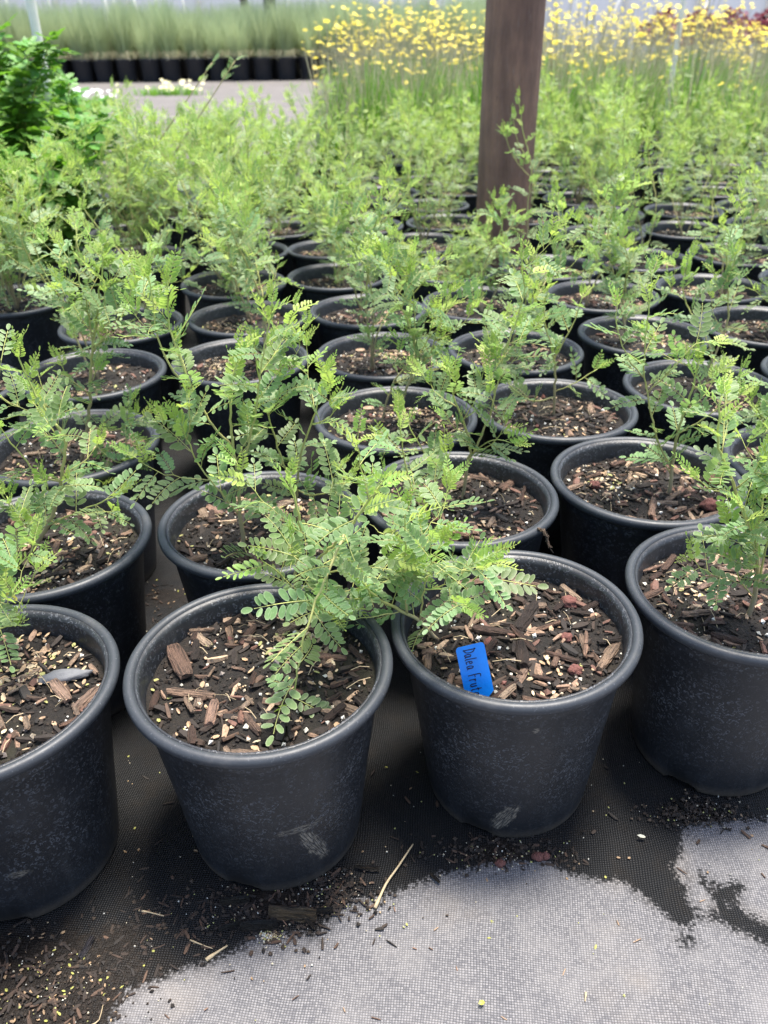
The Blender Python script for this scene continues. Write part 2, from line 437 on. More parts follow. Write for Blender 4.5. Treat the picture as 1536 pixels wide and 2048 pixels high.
def sdist(P_, poly):
    P_ = np.asarray(P_); A = np.array(poly); B = np.roll(A, -1, 0)
    dmin = np.full(len(P_), 1e9); ins = np.zeros(len(P_), bool)
    for a_, b_ in zip(A, B):
        e = b_ - a_; w = P_ - a_
        t = np.clip((w @ e) / max(e @ e, 1e-12), 0, 1)
        dmin = np.minimum(dmin, np.linalg.norm(w - t[:, None] * e, axis=1))
        cnd = (a_[1] > P_[:, 1]) != (b_[1] > P_[:, 1])
        with np.errstate(divide='ignore', invalid='ignore'):
            xi = (b_[0] - a_[0]) * (P_[:, 1] - a_[1]) / (b_[1] - a_[1]) + a_[0]
        ins ^= cnd & (P_[:, 0] < xi)
    return np.where(ins, dmin, -dmin)
xs = np.concatenate([np.linspace(-7, -1.0, 16)[:-1], np.linspace(-1.0, 1.0, 200), np.linspace(1.0, 7, 16)[1:]])
ys = np.concatenate([np.linspace(-1.5, 0.3, 8)[:-1], np.linspace(0.3, 1.15, 100), np.linspace(1.15, 5.2, 14)[1:]])
GX, GY = np.meshgrid(xs, ys)
pts2 = np.stack([GX.ravel(), GY.ravel()], 1)
sdv = np.maximum(np.maximum(sdist(pts2, poly1), sdist(pts2, poly2)), sdist(pts2, poly3))
wetv = np.clip(0.5 + sdv / 0.06, 0, 1)
dl = on_plane(60, 2000, 0)
dirtv = np.clip(1.15 - np.hypot((pts2[:, 0] - dl.x) / 0.20, (pts2[:, 1] - dl.y) / 0.12), 0, 1)
for (px, py, rr) in ((560, 1800, .07), (1000, 1715, .06), (1400, 1635, .05), (340, 1200, .08), (230, 1900, .08)):
    q = on_plane(px, py, 0)
    dirtv = np.maximum(dirtv, np.clip(1.0 - np.hypot(pts2[:, 0] - q.x, (pts2[:, 1] - q.y) * 1.4) / rr, 0, 1))
fab_z = np.array([0.004 + 0.003 * (noise.noise(Vector((x * 6, y * 6, 0.3))) + 0.6) if -1.0 < x < 1.0 and y < 1.2 else 0.006 for x, y in pts2])
vs = [(float(p[0]), float(p[1]), float(z)) for p, z in zip(pts2, fab_z)]
nx_, ny_ = len(xs), len(ys)
fs = [(j * nx_ + i, j * nx_ + i + 1, (j + 1) * nx_ + i + 1, (j + 1) * nx_ + i) for j in range(ny_ - 1) for i in range(nx_ - 1)]
mb = MB(); mb.add(vs, fs)
me = mb.build('ground_fabric', [M['fabric']])
wa = me.color_attributes.new('wet', 'FLOAT_COLOR', 'POINT')
wa.data.foreach_set('color', np.stack([wetv, dirtv, wetv * 0, wetv * 0 + 1], 1).astype(np.float32).ravel())
tag(link('ground_fabric', me), 'grey woven weed fabric on the ground with dark wet patches', 'ground fabric', kind='structure')

# ------------------------------------------------------------------ pots
def lathe(prof, n, mat=0, notch=None):
    vs, fs = [], []
    for (r, z) in prof:
        for j in range(n):
            a_ = 2 * math.pi * j / n
            zz = z
            if notch and z < notch[1] and r > 0.3 * D * 0.9:
                for na in notch[0]:
                    d_ = abs((a_ - na + math.pi) % (2 * math.pi) - math.pi)
                    if d_ < R(10.5): zz = notch[1] * (1 if d_ < R(9) else 0.75) + z * 0.05
            vs.append((r * math.cos(a_), r * math.sin(a_), zz))
    for i in range(len(prof) - 1):
        for j in range(n):
            j2 = (j + 1) % n
            fs.append((i * n + j, i * n + j2, (i + 1) * n + j2, (i + 1) * n + j))
    return vs, fs
prof = [(0.0, .022), (.30, .022), (.330, .016), (.336, .0), (.346, .002), (.352, .012), (.3545, .03), (.372, .18), (.396, .40), (.422, .61), (.443, .775),
        (.4475, .785), (.449, .80), (.4535, .868), (.462, .886), (.452, .895), (.440, .862), (.430, .76), (.40, .55), (.36, .2)]
prof = [(r * D, z * D) for r, z in prof]
def wall_mesh(mat, n=112):
    b_ = MB()
    vs, fs = lathe(prof, n, notch=((0.0, 2.09, 4.19), 0.010))
    b_.add(vs, fs)
    return b_.build('pot', [mat])
wall_me = wall_mesh(M['pot'])
def rim_mesh(seg=112, tn=14):
    b_ = MB(); vs, fs = [], []
    for j in range(seg):
        a_ = 2 * math.pi * j / seg
        for i in range(tn):
            t = 2 * math.pi * i / tn
            rr = 0.478 * D + 0.022 * D * math.cos(t)
            zz = POT_H + 0.022 * D * math.sin(t) * (1.0 if math.sin(t) > 0 else 1.25)
            vs.append((rr * math.cos(a_), rr * math.sin(a_), zz))
    for j in range(seg):
        for i in range(tn):
            j2, i2 = (j + 1) % seg, (i + 1) % tn
            fs.append((j * tn + i, j2 * tn + i, j2 * tn + i2, j * tn + i2))
    b_.add(vs, fs)
    return b_.build('rim', [M['rim']])
rim_me = rim_mesh()
SOIL_Z = 0.785 * D           # soil level in the pot

def soil_height(x, y, seed):
    v = noise.noise(Vector((x * 14, y * 14, seed))) * 0.006 + noise.noise(Vector((x * 45, y * 45, seed + 5))) * 0.0028
    return SOIL_Z + v + 0.004 * (1 - (math.hypot(x, y) / (0.43 * D)) ** 2)

def soil_mesh(seed):
    b_ = MB(); vs, fs = [(0, 0, soil_height(0, 0, seed))], []
    rings, seg = 16, 56
    for i in range(1, rings + 1):
        r = 0.437 * D * i / rings
        for j in range(seg):
            a_ = 2 * math.pi * j / seg
            x, y = r * math.cos(a_), r * math.sin(a_)
            vs.append((x, y, soil_height(x, y, seed)))
    for j in range(seg): fs.append((0, 1 + j, 1 + (j + 1) % seg))
    for i in range(rings - 1):
        for j in range(seg):
            j2 = (j + 1) % seg
            fs.append((1 + i * seg + j, 1 + (i + 1) * seg + j, 1 + (i + 1) * seg + j2, 1 + i * seg + j2))
    b_.add(vs, fs)
    return b_.build('soil', [M['soil']])

OCT = [(1, 0, 0), (-1, 0, 0), (0, 1, 0), (0, -1, 0), (0, 0, 1), (0, 0, -1)]
OCTF = [(0, 2, 4), (2, 1, 4), (1, 3, 4), (3, 0, 4), (2, 0, 5), (1, 2, 5), (3, 1, 5), (0, 3, 5)]
def rand_rot(rng): return Euler((rng.uniform(0, 6.28), rng.uniform(0, 6.28), rng.uniform(0, 6.28))).to_matrix()
def add_lump(b_, p, s, rng, colr, mat=0):
    Rm = rand_rot(rng)
    b_.add([Vector(p) + Rm @ Vector([x * s * rng.uniform(.6, 1.25) for x in v]) for v in OCT], OCTF, mat, (*colr, 1))
def chip_geo(L, W, T, rng):
    secs = [-0.5, -0.2, 0.18, 0.5]
    vs, fs = [], []
    tw = rng.uniform(-.25, .25)
    for i, s in enumerate(secs):
        w = W * (rng.uniform(.45, .85) if i in (0, 3) else rng.uniform(.85, 1.1)) / 2
        t = T * rng.uniform(.75, 1.15) / 2
        bend = rng.uniform(-.05, .05) * L
        for (y, z) in ((-w, -t), (w, -t * rng.uniform(.6, 1.1)), (w * rng.uniform(.6, .95), t), (-w * rng.uniform(.6, .95), t * rng.uniform(.7, 1.2))):
            vs.append(Vector((s * L + rng.uniform(-.07, .07) * L, y + bend * .4 + tw * s * W, z)))
    for i in range(3):
        for j in range(4):
            j2 = (j + 1) % 4
            fs.append((i * 4 + j, i * 4 + j2, i * 4 + 4 + j2, i * 4 + 4 + j))
    fs += [(3, 2, 1, 0), (12, 13, 14, 15)]
    return vs, fs
def add_chip(b_, p, L, W, T, rng, colr, mat=0, tilt=0.35):
    vs, fs = chip_geo(L, W, T, rng)
    Rm = Euler((rng.uniform(-tilt, tilt) * 1.6, rng.uniform(-tilt, tilt), rng.uniform(0, 6.28))).to_matrix()
    b_.add([Vector(p) + Rm @ v for v in vs], fs, mat, (*colr, 1))
def add_flake(b_, p, L, W, rng, colr, mat=0, tilt=0.4):
    Rm = Euler((rng.uniform(-tilt, tilt), rng.uniform(-tilt, tilt), rng.uniform(0, 6.28))).to_matrix()
    cup = rng.uniform(-.3, .45) * W
    vs = [Vector((0, 0, -cup))] + [Vector((L / 2 * math.cos(t), W / 2 * math.sin(t), 0)) for t in (0, .9, 1.8, 3.14, 4.4, 5.4)]
    b_.add([Vector(p) + Rm @ v for v in vs], [(0, i, i % 6 + 1) for i in range(1, 7)], mat, (*colr, 1))
WOODS = [(.018, .012, .009), (.030, .019, .013), (.014, .011, .009), (.022, .015, .011), (.05, .03, .02), (.09, .053, .034), (.26, .165, .11), (.42, .29, .19), (.15, .075, .053), (.028, .02, .016)]
def mulch_mesh(seed, n_crumb, n_chip, n_perl, n_flake):
    rng = random.Random(seed); b_ = MB()
    def spot(rmax=.425):
        r = rmax * D * math.sqrt(rng.random()); a_ = rng.uniform(0, 6.283)
        return r * math.cos(a_), r * math.sin(a_)
    for _ in range(n_crumb):
        x, y = spot(); s = rng.choice((.0012, .0016, .0022, .0032))
        c_ = rng.choice(((.012, .009, .007), (.020, .014, .010), (.035, .024, .016), (.009, .007, .006)))
        add_lump(b_, (x, y, soil_height(x, y, seed) + s * .4), s, rng, c_)
    for _ in range(n_chip):
        x, y = spot(.41); L = rng.uniform(.006, .022)
        add_chip(b_, (x, y, soil_height(x, y, seed) + rng.uniform(.001, .004)), L, L * rng.uniform(.18, .5), L * rng.uniform(.1, .25), rng, rng.choice(WOODS))
    ca = rng.uniform(0, 6.28); cx, cy = .2 * D * math.cos(ca), .2 * D * math.sin(ca)
    for _ in range(n_flake):
        if rng.random() < .55: x, y = cx + rng.gauss(0, .085 * D), cy + rng.gauss(0, .085 * D)
        else: x, y = spot()
        if math.hypot(x, y) > .42 * D: continue
        c_ = rng.choice(((.44, .29, .17), (.50, .37, .23), (.36, .24, .14), (.54, .43, .28), (.40, .27, .17), (.34, .33, .12)))
        L = rng.uniform(.0045, .0105)
        add_flake(b_, (x, y, soil_height(x, y, seed) + rng.uniform(.0015, .005)), L, L * rng.uniform(.35, .6), rng, c_, 1)
    for _ in range(n_perl):
        x, y = spot(); s = rng.choice((.0009, .0012, .0016, .0022, .0032))
        add_lump(b_, (x, y, soil_height(x, y, seed) + s * .7), s, rng, rng.choice(((.66, .62, .52), (.72, .70, .64), (.60, .50, .36))), 1)
    for _ in range(max(2, n_chip // 14)):
        x, y = spot(.4); s = rng.uniform(.002, .005)
        add_lump(b_, (x, y, soil_height(x, y, seed) + s * .6), s, rng, rng.choice(((.16, .06, .045), (.22, .12, .09), (.20, .17, .15))), 1)
    for _ in range(n_chip // 10):           # fine dry stalks
        x, y = spot(.36); a_ = rng.uniform(0, 6.28); L = rng.uniform(.01, .03); z = soil_height(x, y, seed) + .004
        p0 = Vector((x, y, z)); p1 = p0 + Vector((L * math.cos(a_), L * math.sin(a_), rng.uniform(-.002, .006)))
        b_.tube([p0, (p0 + p1) / 2 + Vector((0, 0, .003)), p1], .0004, 3, 1, [(.46, .36, .22, 1)] * 3, False)
    return b_.build('mulch', [M['chip'], M['bit']], smooth=False)
SOILS = [(soil_mesh(s), mulch_mesh(s, 900, nc, 130, nf), s) for s, nc, nf in ((11, 170, 170), (12, 150, 45), (13, 190, 80), (14, 150, 260), (15, 190, 110))]
SOILS_FAR = [(soil_mesh(s), mulch_mesh(s, 120, 90, 60, 130), s) for s in (21, 22, 23)]

rngc = random.Random(5)
CHIPS = []
def long_chip(rngc, asp, tint, mat):
    b_ = MB()
    # unit-length chip: finer geometry with split ends
    secs = 7; vs, fs = [], []
    for s in range(secs):
        t = s / (secs - 1) - .5
        endf = 1 - .35 * (abs(t) * 2) ** 4 * rngc.uniform(.3, 1.4)
        w = asp / 2 * endf * rngc.uniform(.88, 1.08); h = asp * .30 * rngc.uniform(.8, 1.15)
        for (y, z) in ((-w, -h), (0, -h * 1.1), (w, -h * .8), (w * .95, h * .35), (w * .35, h * rngc.uniform(.8, 1.2)), (-w * .3, h * rngc.uniform(.7, 1.2)), (-w * .95, h * .4)):
            vs.append((t + rngc.uniform(-.035, .035), y + rngc.uniform(-.02, .02), z))
    for s in range(secs - 1):
        for j in range(7):
            j2 = (j + 1) % 7
            fs.append((s * 7 + j, s * 7 + j2, s * 7 + 7 + j2, s * 7 + 7 + j))
    fs += [tuple(range(7))[::-1], tuple((secs - 1) * 7 + j for j in range(7))]
    b_.add(vs, fs, 0, (*tint, 1))
    return b_.build('bark_chip', [mat], smooth=False)
for i in range(12):
    CHIPS.append(long_chip(rngc, rngc.uniform(.17, .40), rngc.choice(((.9, .85, .8), (1, 1, 1), (1.25, 1.2, 1.15), (.75, .65, .6), (1.1, 1.0, .9))), M['bigchip']))

# ------------------------------------------------------------------ leaves
def leaf_mesh(seed, young, low=False, yellow_end=False):
    rng = random.Random(seed); b_ = MB()
    L = 0.054 if not young else 0.043
    pairs = rng.choice((6, 7, 7, 8)) if not young else rng.choice((6, 7, 8))
    arch = rng.uniform(-.05, .28)
    ax = [Vector((math.sin(t * 2.2) * .0015, L * (t - .12 * arch * t * t), L * arch * t * (1 - t * 1.25))) for t in np.linspace(0, 1, 7)]
    def at(t):
        f = t * 6; i = min(int(f), 5)
        return ax[i].lerp(ax[i + 1], f - i)
    g, h = rng.random(), rng.random()
    b_.tube(ax, [.00055] * 3 + [.00045] * 4, 3, 1, [(.75 if not young else 1, 0, 0, 1)] * 7, False)
    def leaflet(p, ang, ln, wd, fold, droop):
        d = Vector((math.sin(ang), math.cos(ang), 0))
        side = Vector((d.y, -d.x, 0))
        up = Vector((0, 0, 1))
        d2 = (d * math.cos(droop) + up * math.sin(droop)).normalized()
        cl = (0, g * rng.uniform(.7, 1.1), h, 1); ce = (1, g * rng.uniform(.7, 1.1), h, 1)
        s0 = p + d2 * .0012
        if low:
            b_.add([s0, s0 + d2 * ln * .5 + side * wd / 2, s0 + d2 * ln, s0 + d2 * ln * .5 - side * wd / 2], [(0, 1, 2, 3)], 0, [ce, cl, ce, cl])
            return
        rim_ = []
        for t in np.linspace(0, 2 * math.pi, 10)[:-1]:
            u = (1 - math.cos(t)) / 2; w = math.sin(t)
            ww = wd / 2 * w * (0.9 + .25 * u)
            rim_.append(s0 + d2 * (ln * u) + side * ww + up * (abs(ww) * fold))
        b_.add([s0 + d2 * ln * .5] + rim_, [(0, i, i % 9 + 1) for i in range(1, 10)], 0, [cl] + [ce] * 9)
    for i in range(pairs):
        t = .16 + .78 * i / (pairs - .4)
        sz = (.74 + .5 * math.sin(math.pi * min(1, t * .9 + .1))) * rng.uniform(.9, 1.08)
        if young: sz *= (1.05 - .45 * t)
        ln = .0112 * sz; wd = ln * (rng.uniform(.42, .50) if not young else rng.uniform(.34, .42))
        fold = rng.uniform(.1, .35) if not young else rng.uniform(.3, .6)
        for sg in (-1, 1):
            if rng.random() < .04: continue
            leaflet(at(t) + Vector((0, sg * .0006, 0)), sg * R(rng.uniform(52, 72) if not young else rng.uniform(48, 62)), ln * rng.uniform(.92, 1.06), wd, fold, rng.uniform(-.12, .32) if not young else rng.uniform(.0, .35))
    leaflet(ax[-1], rng.uniform(-.2, .2), .0105 if not young else .007, .0058 if not young else .003, .25, 0.05)
    return b_
LEAF_MATS = [M['leaf'], M['stem']]
YOUNG_MATS = [M['young'], M['stem']]
LEAVES = [leaf_mesh(100 + i, False).build('leaf', LEAF_MATS) for i in range(12)]
YOUNGS = [leaf_mesh(200 + i, True).build('leaf', YOUNG_MATS) for i in range(6)]
YELLOWS = [leaf_mesh(300, False).build('leaf', [M['yellow_leaf'], M['stem']])]
LOW_L = [leaf_mesh(400 + i, False, True) for i in range(6)]
LOW_Y = [leaf_mesh(450 + i, True, True) for i in range(4)]

def smooth_path(pts, step=0.008):
    pts = [Vector(p) for p in pts]
    P_ = [pts[0] * 2 - pts[1]] + pts + [pts[-1] * 2 - pts[-2]]
    out = []
    for i in range(1, len(P_) - 2):
        n = max(2, int((P_[i + 1] - P_[i]).length / step))
        for j in range(n):
            t = j / n
            a_, b_, c_, d_ = P_[i - 1], P_[i], P_[i + 1], P_[i + 2]
            out.append(0.5 * ((2 * b_) + (c_ - a_) * t + (2 * a_ - 5 * b_ + 4 * c_ - d_) * t * t + (3 * b_ - a_ - 3 * c_ + d_) * t ** 3))
    out.append(pts[-1])
    return out

class Shrub:
    """stems (tubes) and leaf placements in pot-local space"""
    def __init__(self, seed):
        self.rng = random.Random(seed)
        self.stems, self.leaves = [], []       # stems: MB ; leaves: (stem index, matrix, kind)
    def leaf(self, si, p, d, up, scale, kind):
        y = d.normalized(); z = up - y * up.dot(y)
        if z.length < .05: z = Vector((1, 0, 0)) - y * y.x
        z.normalize(); x = y.cross(z)
        mt = Matrix(((x.x, y.x, z.x, p.x), (x.y, y.y, z.y, p.y), (x.z, y.z, z.z, p.z), (0, 0, 0, 1))) @ Matrix.Scale(scale, 4)
        self.leaves.append((si, mt, kind))
    def shoot(self, pts, r0, r1, si=None, bare=0.15, gap=0.0185, size=1.0, branch=0.35, young=.80, t0=0.0, level=0):
        rng = self.rng
        path = smooth_path(pts)
        n = len(path)
        if level == 0 or len(path) > 4:                      # slight zigzag
            for i in range(1, n - 1):
                path[i] = path[i] + Vector((rng.gauss(0, .0007), rng.gauss(0, .0007), rng.gauss(0, .0005)))
        if si is None:
            self.stems.append(MB()); si = len(self.stems) - 1
        b_ = self.stems[si]
        seg = [0.0]
        for i in range(1, n): seg.append(seg[-1] + (path[i] - path[i - 1]).length)
        tot = seg[-1]
        b_.tube(path, [r0 + (r1 - r0) * (s / tot) for s in seg], 6 if level == 0 else 4, 0, [(min(1, t0 + (1 - t0) * s / tot), 0, 0, 1) for s in seg])
        s = tot * bare + rng.uniform(0, gap); phi = rng.uniform(0, 6.28)
        while s < tot:
            i = max(1, min(n - 2, next(j for j in range(n) if seg[j] >= s) if s <= seg[-1] else n - 2))
            p = path[i]; t = (path[i + 1] - path[i - 1]).normalized()
            fr = s / tot
            phi += R(150) + rng.uniform(-.6, .6)
            ref = Vector((0, 0, 1)) if abs(t.z) < .92 else Vector((1, 0, 0))
            e1 = t.cross(ref).normalized(); e2 = t.cross(e1)
            out = e1 * math.cos(phi) + e2 * math.sin(phi)
            is_y = fr > young
            ang = R(rng.uniform(48, 80)) if not is_y else R(rng.uniform(25, 50))
            d = t * math.cos(ang) + out * math.sin(ang) + Vector((0, 0, rng.uniform(-.28, .22)))
            up = Vector((rng.gauss(0, .35), rng.gauss(0, .35) - .18, 1)) + t * .35
            sc = size * rng.uniform(.68, 1.08) * (1 if not is_y else (1.05 - .45 * (fr - young) / (1.001 - young)))
            if fr > 0.3 * (level == 0) and rng.random() < branch and level < 2 and fr < .88:
                L = rng.uniform(.04, .115) * (1.15 - fr * .5) * size
                e = p + (t * .75 + out * .75 + Vector((0, 0, .25))).normalized() * L
                mid = (p + e) / 2 + out * L * .10 + Vector((0, 0, -L * .03))
                self.shoot([p, mid, e], max(.0005, r1 * .9), .0004, si, .22, gap * .78, size * .88, .12, .62, .45, level + 1)
            kind = 'y' if is_y else ('a' if rng.random() < .004 else 'm')
            self.leaf(si, p, d, up, sc * (.55 if kind == 'a' else 1), kind)
            s += gap * rng.uniform(.7, 1.3)
        t = (path[-1] - path[-2]).normalized()
        for q in range(2 if level == 0 else 1):
            d = t + Vector((rng.gauss(0, .35), rng.gauss(0, .35), .15))
            self.leaf(si, path[-1], d, Vector((rng.gauss(0, .4), -.4, 1)), size * rng.uniform(.5, .7), 'y')
        return path
    def random_form(self, base, height, spread, nst, size=1.0, branch=.36, lean=(0, 0), young=.8):
        rng = self.rng
        for q in range(nst):
            a_ = rng.uniform(0, 6.28); h = height * (1 if q == 0 else rng.uniform(.55, .95))
            tip = Vector((base.x + spread * math.cos(a_) * rng.uniform(.4, 1) + lean[0] * h, base.y + spread * math.sin(a_) * rng.uniform(.4, 1) + lean[1] * h, base.z + h))
            b0 = base + Vector((rng.gauss(0, .006), rng.gauss(0, .006), 0))
            m1 = b0.lerp(tip, .33) + Vector((rng.gauss(0, .018), rng.gauss(0, .018), .01))
            m2 = b0.lerp(tip, .68) + Vector((rng.gauss(0, .02), rng.gauss(0, .02), .01))
            self.shoot([b0, m1, m2, tip], rng.uniform(.0019, .0027), .0008, None, .10 if q else .16, size=size, branch=branch, young=young)

POT_N = 0
def soil_at(local, seed): return soil_height(local.x, local.y, seed)

def build_pot(x, y, rz, seed, wall=None, tilt=(0, 0), near=False, scale=1.0):
    root = empty('potted_shrub', (x, y, 0.006), 0)
    root.rotation_euler = (tilt[0], tilt[1], 0)
    root.scale = (scale,) * 3
    ov = random.Random(int(x * 977 + y * 3571)).gauss(0, .007)
    w = link('pot', wall or wall_me, root, rot=(0, 0, rz), scale=(1 + ov, 1 - ov, 1))
    link('rim', rim_me, w)
    sset = SOILS if near else SOILS_FAR
    sm, mm, ss = sset[seed % len(sset)]
    srot = (seed * 1.7) % 6.28
    so = link('soil', sm, root, rot=(0, 0, srot))
    mu = link('mulch', mm, so); mu['kind'] = 'stuff'
    return root, so, ss, srot

def emit_shrub(root, sh, objects=True):
    """leaf by leaf as objects under their stem, or one joined foliage mesh"""
    for si, b_ in enumerate(sh.stems):
        if not b_.v: continue
        st = link('stem', b_.build('stem', [M['stem']]), root)
        if objects:
            for (s2, mt, kind) in sh.leaves:
                if s2 != si: continue
                me_ = sh.rng.choice(LEAVES if kind == 'm' else YOUNGS if kind == 'y' else YELLOWS)
                link('leaf', me_, st, mw=mt)

def foliage_mesh(sh):
    b_ = MB()
    for (si, mt, kind) in sh.leaves:
        src = sh.rng.choice(LOW_Y if kind == 'y' else LOW_L)
        mi = {'m': 0, 'y': 1, 'a': 0}[kind]
        b_.add([mt @ Vector(v) for v in src.v], src.f, 0, list(src.c))
        nf = len(src.f)
        for q in range(nf): b_.m[len(b_.m) - nf + q] = 2 if src.m[q] == 1 else mi
    return b_.build('foliage', [M['leaf'], M['young'], M['stem']])
def stems_mesh(sh):
    b_ = MB()
    for s in sh.stems: b_.add(s.v, s.f, 0, list(s.c))
    return b_.build('stems', [M['stem']])

# ------------------------------------------------------------------ near potted shrubs
def on_y(px, py, y):
    d = ray(px, py)
    return CAM_P + d * (y / d.y)

NEAR = {}
GROUP = 'potted shrubs set out in rows'
def near_pot(name, pos, label, rz, seed, stems, base_z=None, wall=None, tilt=(0, 0), n_chip=14, chips=(), size=1.0):
    x, y = pos[0] * D, pos[1] * D
    root, soil, ss, srot = build_pot(x, y, rz, seed, wall, tilt, near=True)
    tag(root, label, 'potted shrub', GROUP)
    NEAR[name] = root
    off = Vector((x, y, 0.006))
    sh = Shrub(seed * 7 + 3)
    zs = SOIL_Z + 0.006
    paths = []
    base_y = None
    for spec in stems:
        par, pts, r0, r1 = spec[:4]
        kw = spec[4] if len(spec) > 4 else {}
        if par is None:
            b0 = on_plane(pts[0][0], pts[0][1], zs)
            base_y = b0.y
            P_ = [b0 - off - Vector((0, 0, .004))] + [on_y(q[0], q[1], base_y - (q[2] if len(q) > 2 else 0)) - off for q in pts[1:]]
            path = sh.shoot(P_, r0, r1, None, **{**dict(size=size, bare=.14), **kw})
            paths.append((path, len(sh.stems) - 1, base_y))
        else:
            pp, si, by = paths[par]
            P_ = [on_y(q[0], q[1], by - (q[2] if len(q) > 2 else 0)) - off for q in pts]
            st = min(pp, key=lambda v: (v - P_[0]).length)
            P_[0] = st
            path = sh.shoot(P_, r0, r1, si, **{**dict(size=size, bare=.10, t0=.4), **kw})
            paths.append((path, si, by))
    emit_shrub(root, sh)
    # bark chips one by one, children of the soil
    rng = random.Random(seed + 77)
    inv = Matrix.Rotation(-srot, 4, 'Z')
    def put(p_world, L, ang, lift=.004, tz=0):
        lp = inv @ (p_world - off)
        if math.hypot(lp.x, lp.y) > .40 * D:
            lp = Vector((lp.x, lp.y, 0)).normalized() * .40 * D
        lp.z = soil_height(lp.x, lp.y, ss) + lift
        link('bark_chip', rng.choice(CHIPS), soil, loc=lp, rot=(rng.uniform(-.4, .4), tz + rng.uniform(-.12, .12), ang - srot), scale=(L, L * rng.uniform(.5, .95), L * rng.uniform(.45, .8)))
    for (x1, y1, x2, y2) in chips:
        a_, b_ = on_plane(x1, y1, zs), on_plane(x2, y2, zs)
        d = b_ - a_
        put((a_ + b_) / 2, d.length, math.atan2(d.y, d.x), .005)
    for _ in range(int(n_chip * 1.7)):
        r = .38 * D * math.sqrt(rng.random()); a_ = rng.uniform(0, 6.28)
        L = rng.choice((.014, .018, .022, .026, .032, .040))
        put(off + Vector((r * math.cos(a_), r * math.sin(a_), 0)), L, rng.uniform(0, 6.28), rng.uniform(.001, .005))
    return root

def pot_hit(px, py, pos):
    """point on the outer wall of a pot under a pixel, in pot space"""
    d = ray(px, py).normalized(); c0 = Vector((pos[0] * D, pos[1] * D, .006))
    t = 0.3
    while t < 3:
        p = CAM_P + d * t - c0
        if 0 < p.z < .24 and math.hypot(p.x, p.y) < (.3545 + (.446 - .3545) * p.z / (.775 * D)) * D: return p
        t += .0008
    return Vector((0, 0, 0))

def scuff(px, py, px2, py2, pos, rz, wd):
    a_, b_ = pot_hit(px, py, pos), pot_hit(px2, py2, pos)
    Rm = Matrix.Rotation(-rz, 3, 'Z'); a_, b_ = Rm @ a_, Rm @ b_
    return (tuple((a_ + b_) / 2), tuple((b_ - a_).normalized()), (b_ - a_).length / 2, wd)

PA, PB, PR1, PZ0 = (-.475, 2.42), (.542, 2.655), (1.526, 2.851), (-1.491, 2.286)
RZA, RZB, RZR, RZZ = R(-107), R(-118), R(-128), R(40)
wallA = wall_mesh(pot_material('pot_plastic_scuffed', [scuff(545, 1668, 650, 1632, PA, RZA, .007), scuff(600, 1655, 655, 1712, PA, RZA, .011), scuff(632, 1760, 690, 1700, PA, RZA, .010)]))
wallB = wall_mesh(pot_material('pot_plastic_scraped', [scuff(985, 1655, 1040, 1605, PB, RZB, .012), scuff(968, 1672, 1030, 1655, PB, RZB, .010), scuff(1075, 1450, 1090, 1455, PB, RZB, .005)]))
wallZ = wall_mesh(pot_material('pot_plastic_rubbed', [scuff(10, 1757, 70, 1744, PZ0, RZZ, .006)]))

near_pot('A', PA, 'front row dark pot whose bushy shrub droops a leafy shoot over its soil', RZA, 0, [
    (None, [(588, 1225), (592, 1150), (602, 1085), (598, 1015), (580, 955)], .0027, .0010, dict(branch=.26)),
    (0, [(593, 1165), (640, 1112, .03), (690, 1062, .065), (728, 1010, .095), (762, 960, .12)], .0017, .0009, dict(young=.72, branch=.15)),
    (1, [(690, 1062, .065), (655, 1140, .10), (620, 1230, .135), (598, 1320, .15), (584, 1415, .155)], .0015, .0008, dict(branch=.04, young=.95, bare=.05, gap=.0155)),
    (0, [(594, 1135), (660, 1140, .03), (735, 1130, .045), (800, 1105, .045)], .0014, .0007, dict(branch=.18)),
    (0, [(594, 1180), (562, 1145, .02), (525, 1118, .03)], .0010, .0006),
    (0, [(592, 1130), (640, 1190, .03), (700, 1200, .05)], .0010, .0006)],
    size=1.12, wall=wallA, tilt=(R(1.0), 0), n_chip=16, chips=[(350, 1298, 378, 1362), (337, 1388, 430, 1390), (383, 1271, 432, 1265), (456, 1245, 466, 1292), (480, 1290, 510, 1258),
        (432, 1410, 455, 1402), (418, 1360, 432, 1340), (352, 1265, 368, 1240), (505, 1380, 512, 1352), (300, 1418, 312, 1382), (420, 1450, 430, 1400), (650, 1440, 690, 1410), (545, 1205, 580, 1190), (440, 1225, 470, 1205), (535, 1450, 570, 1440), (700, 1300, 730, 1330)])
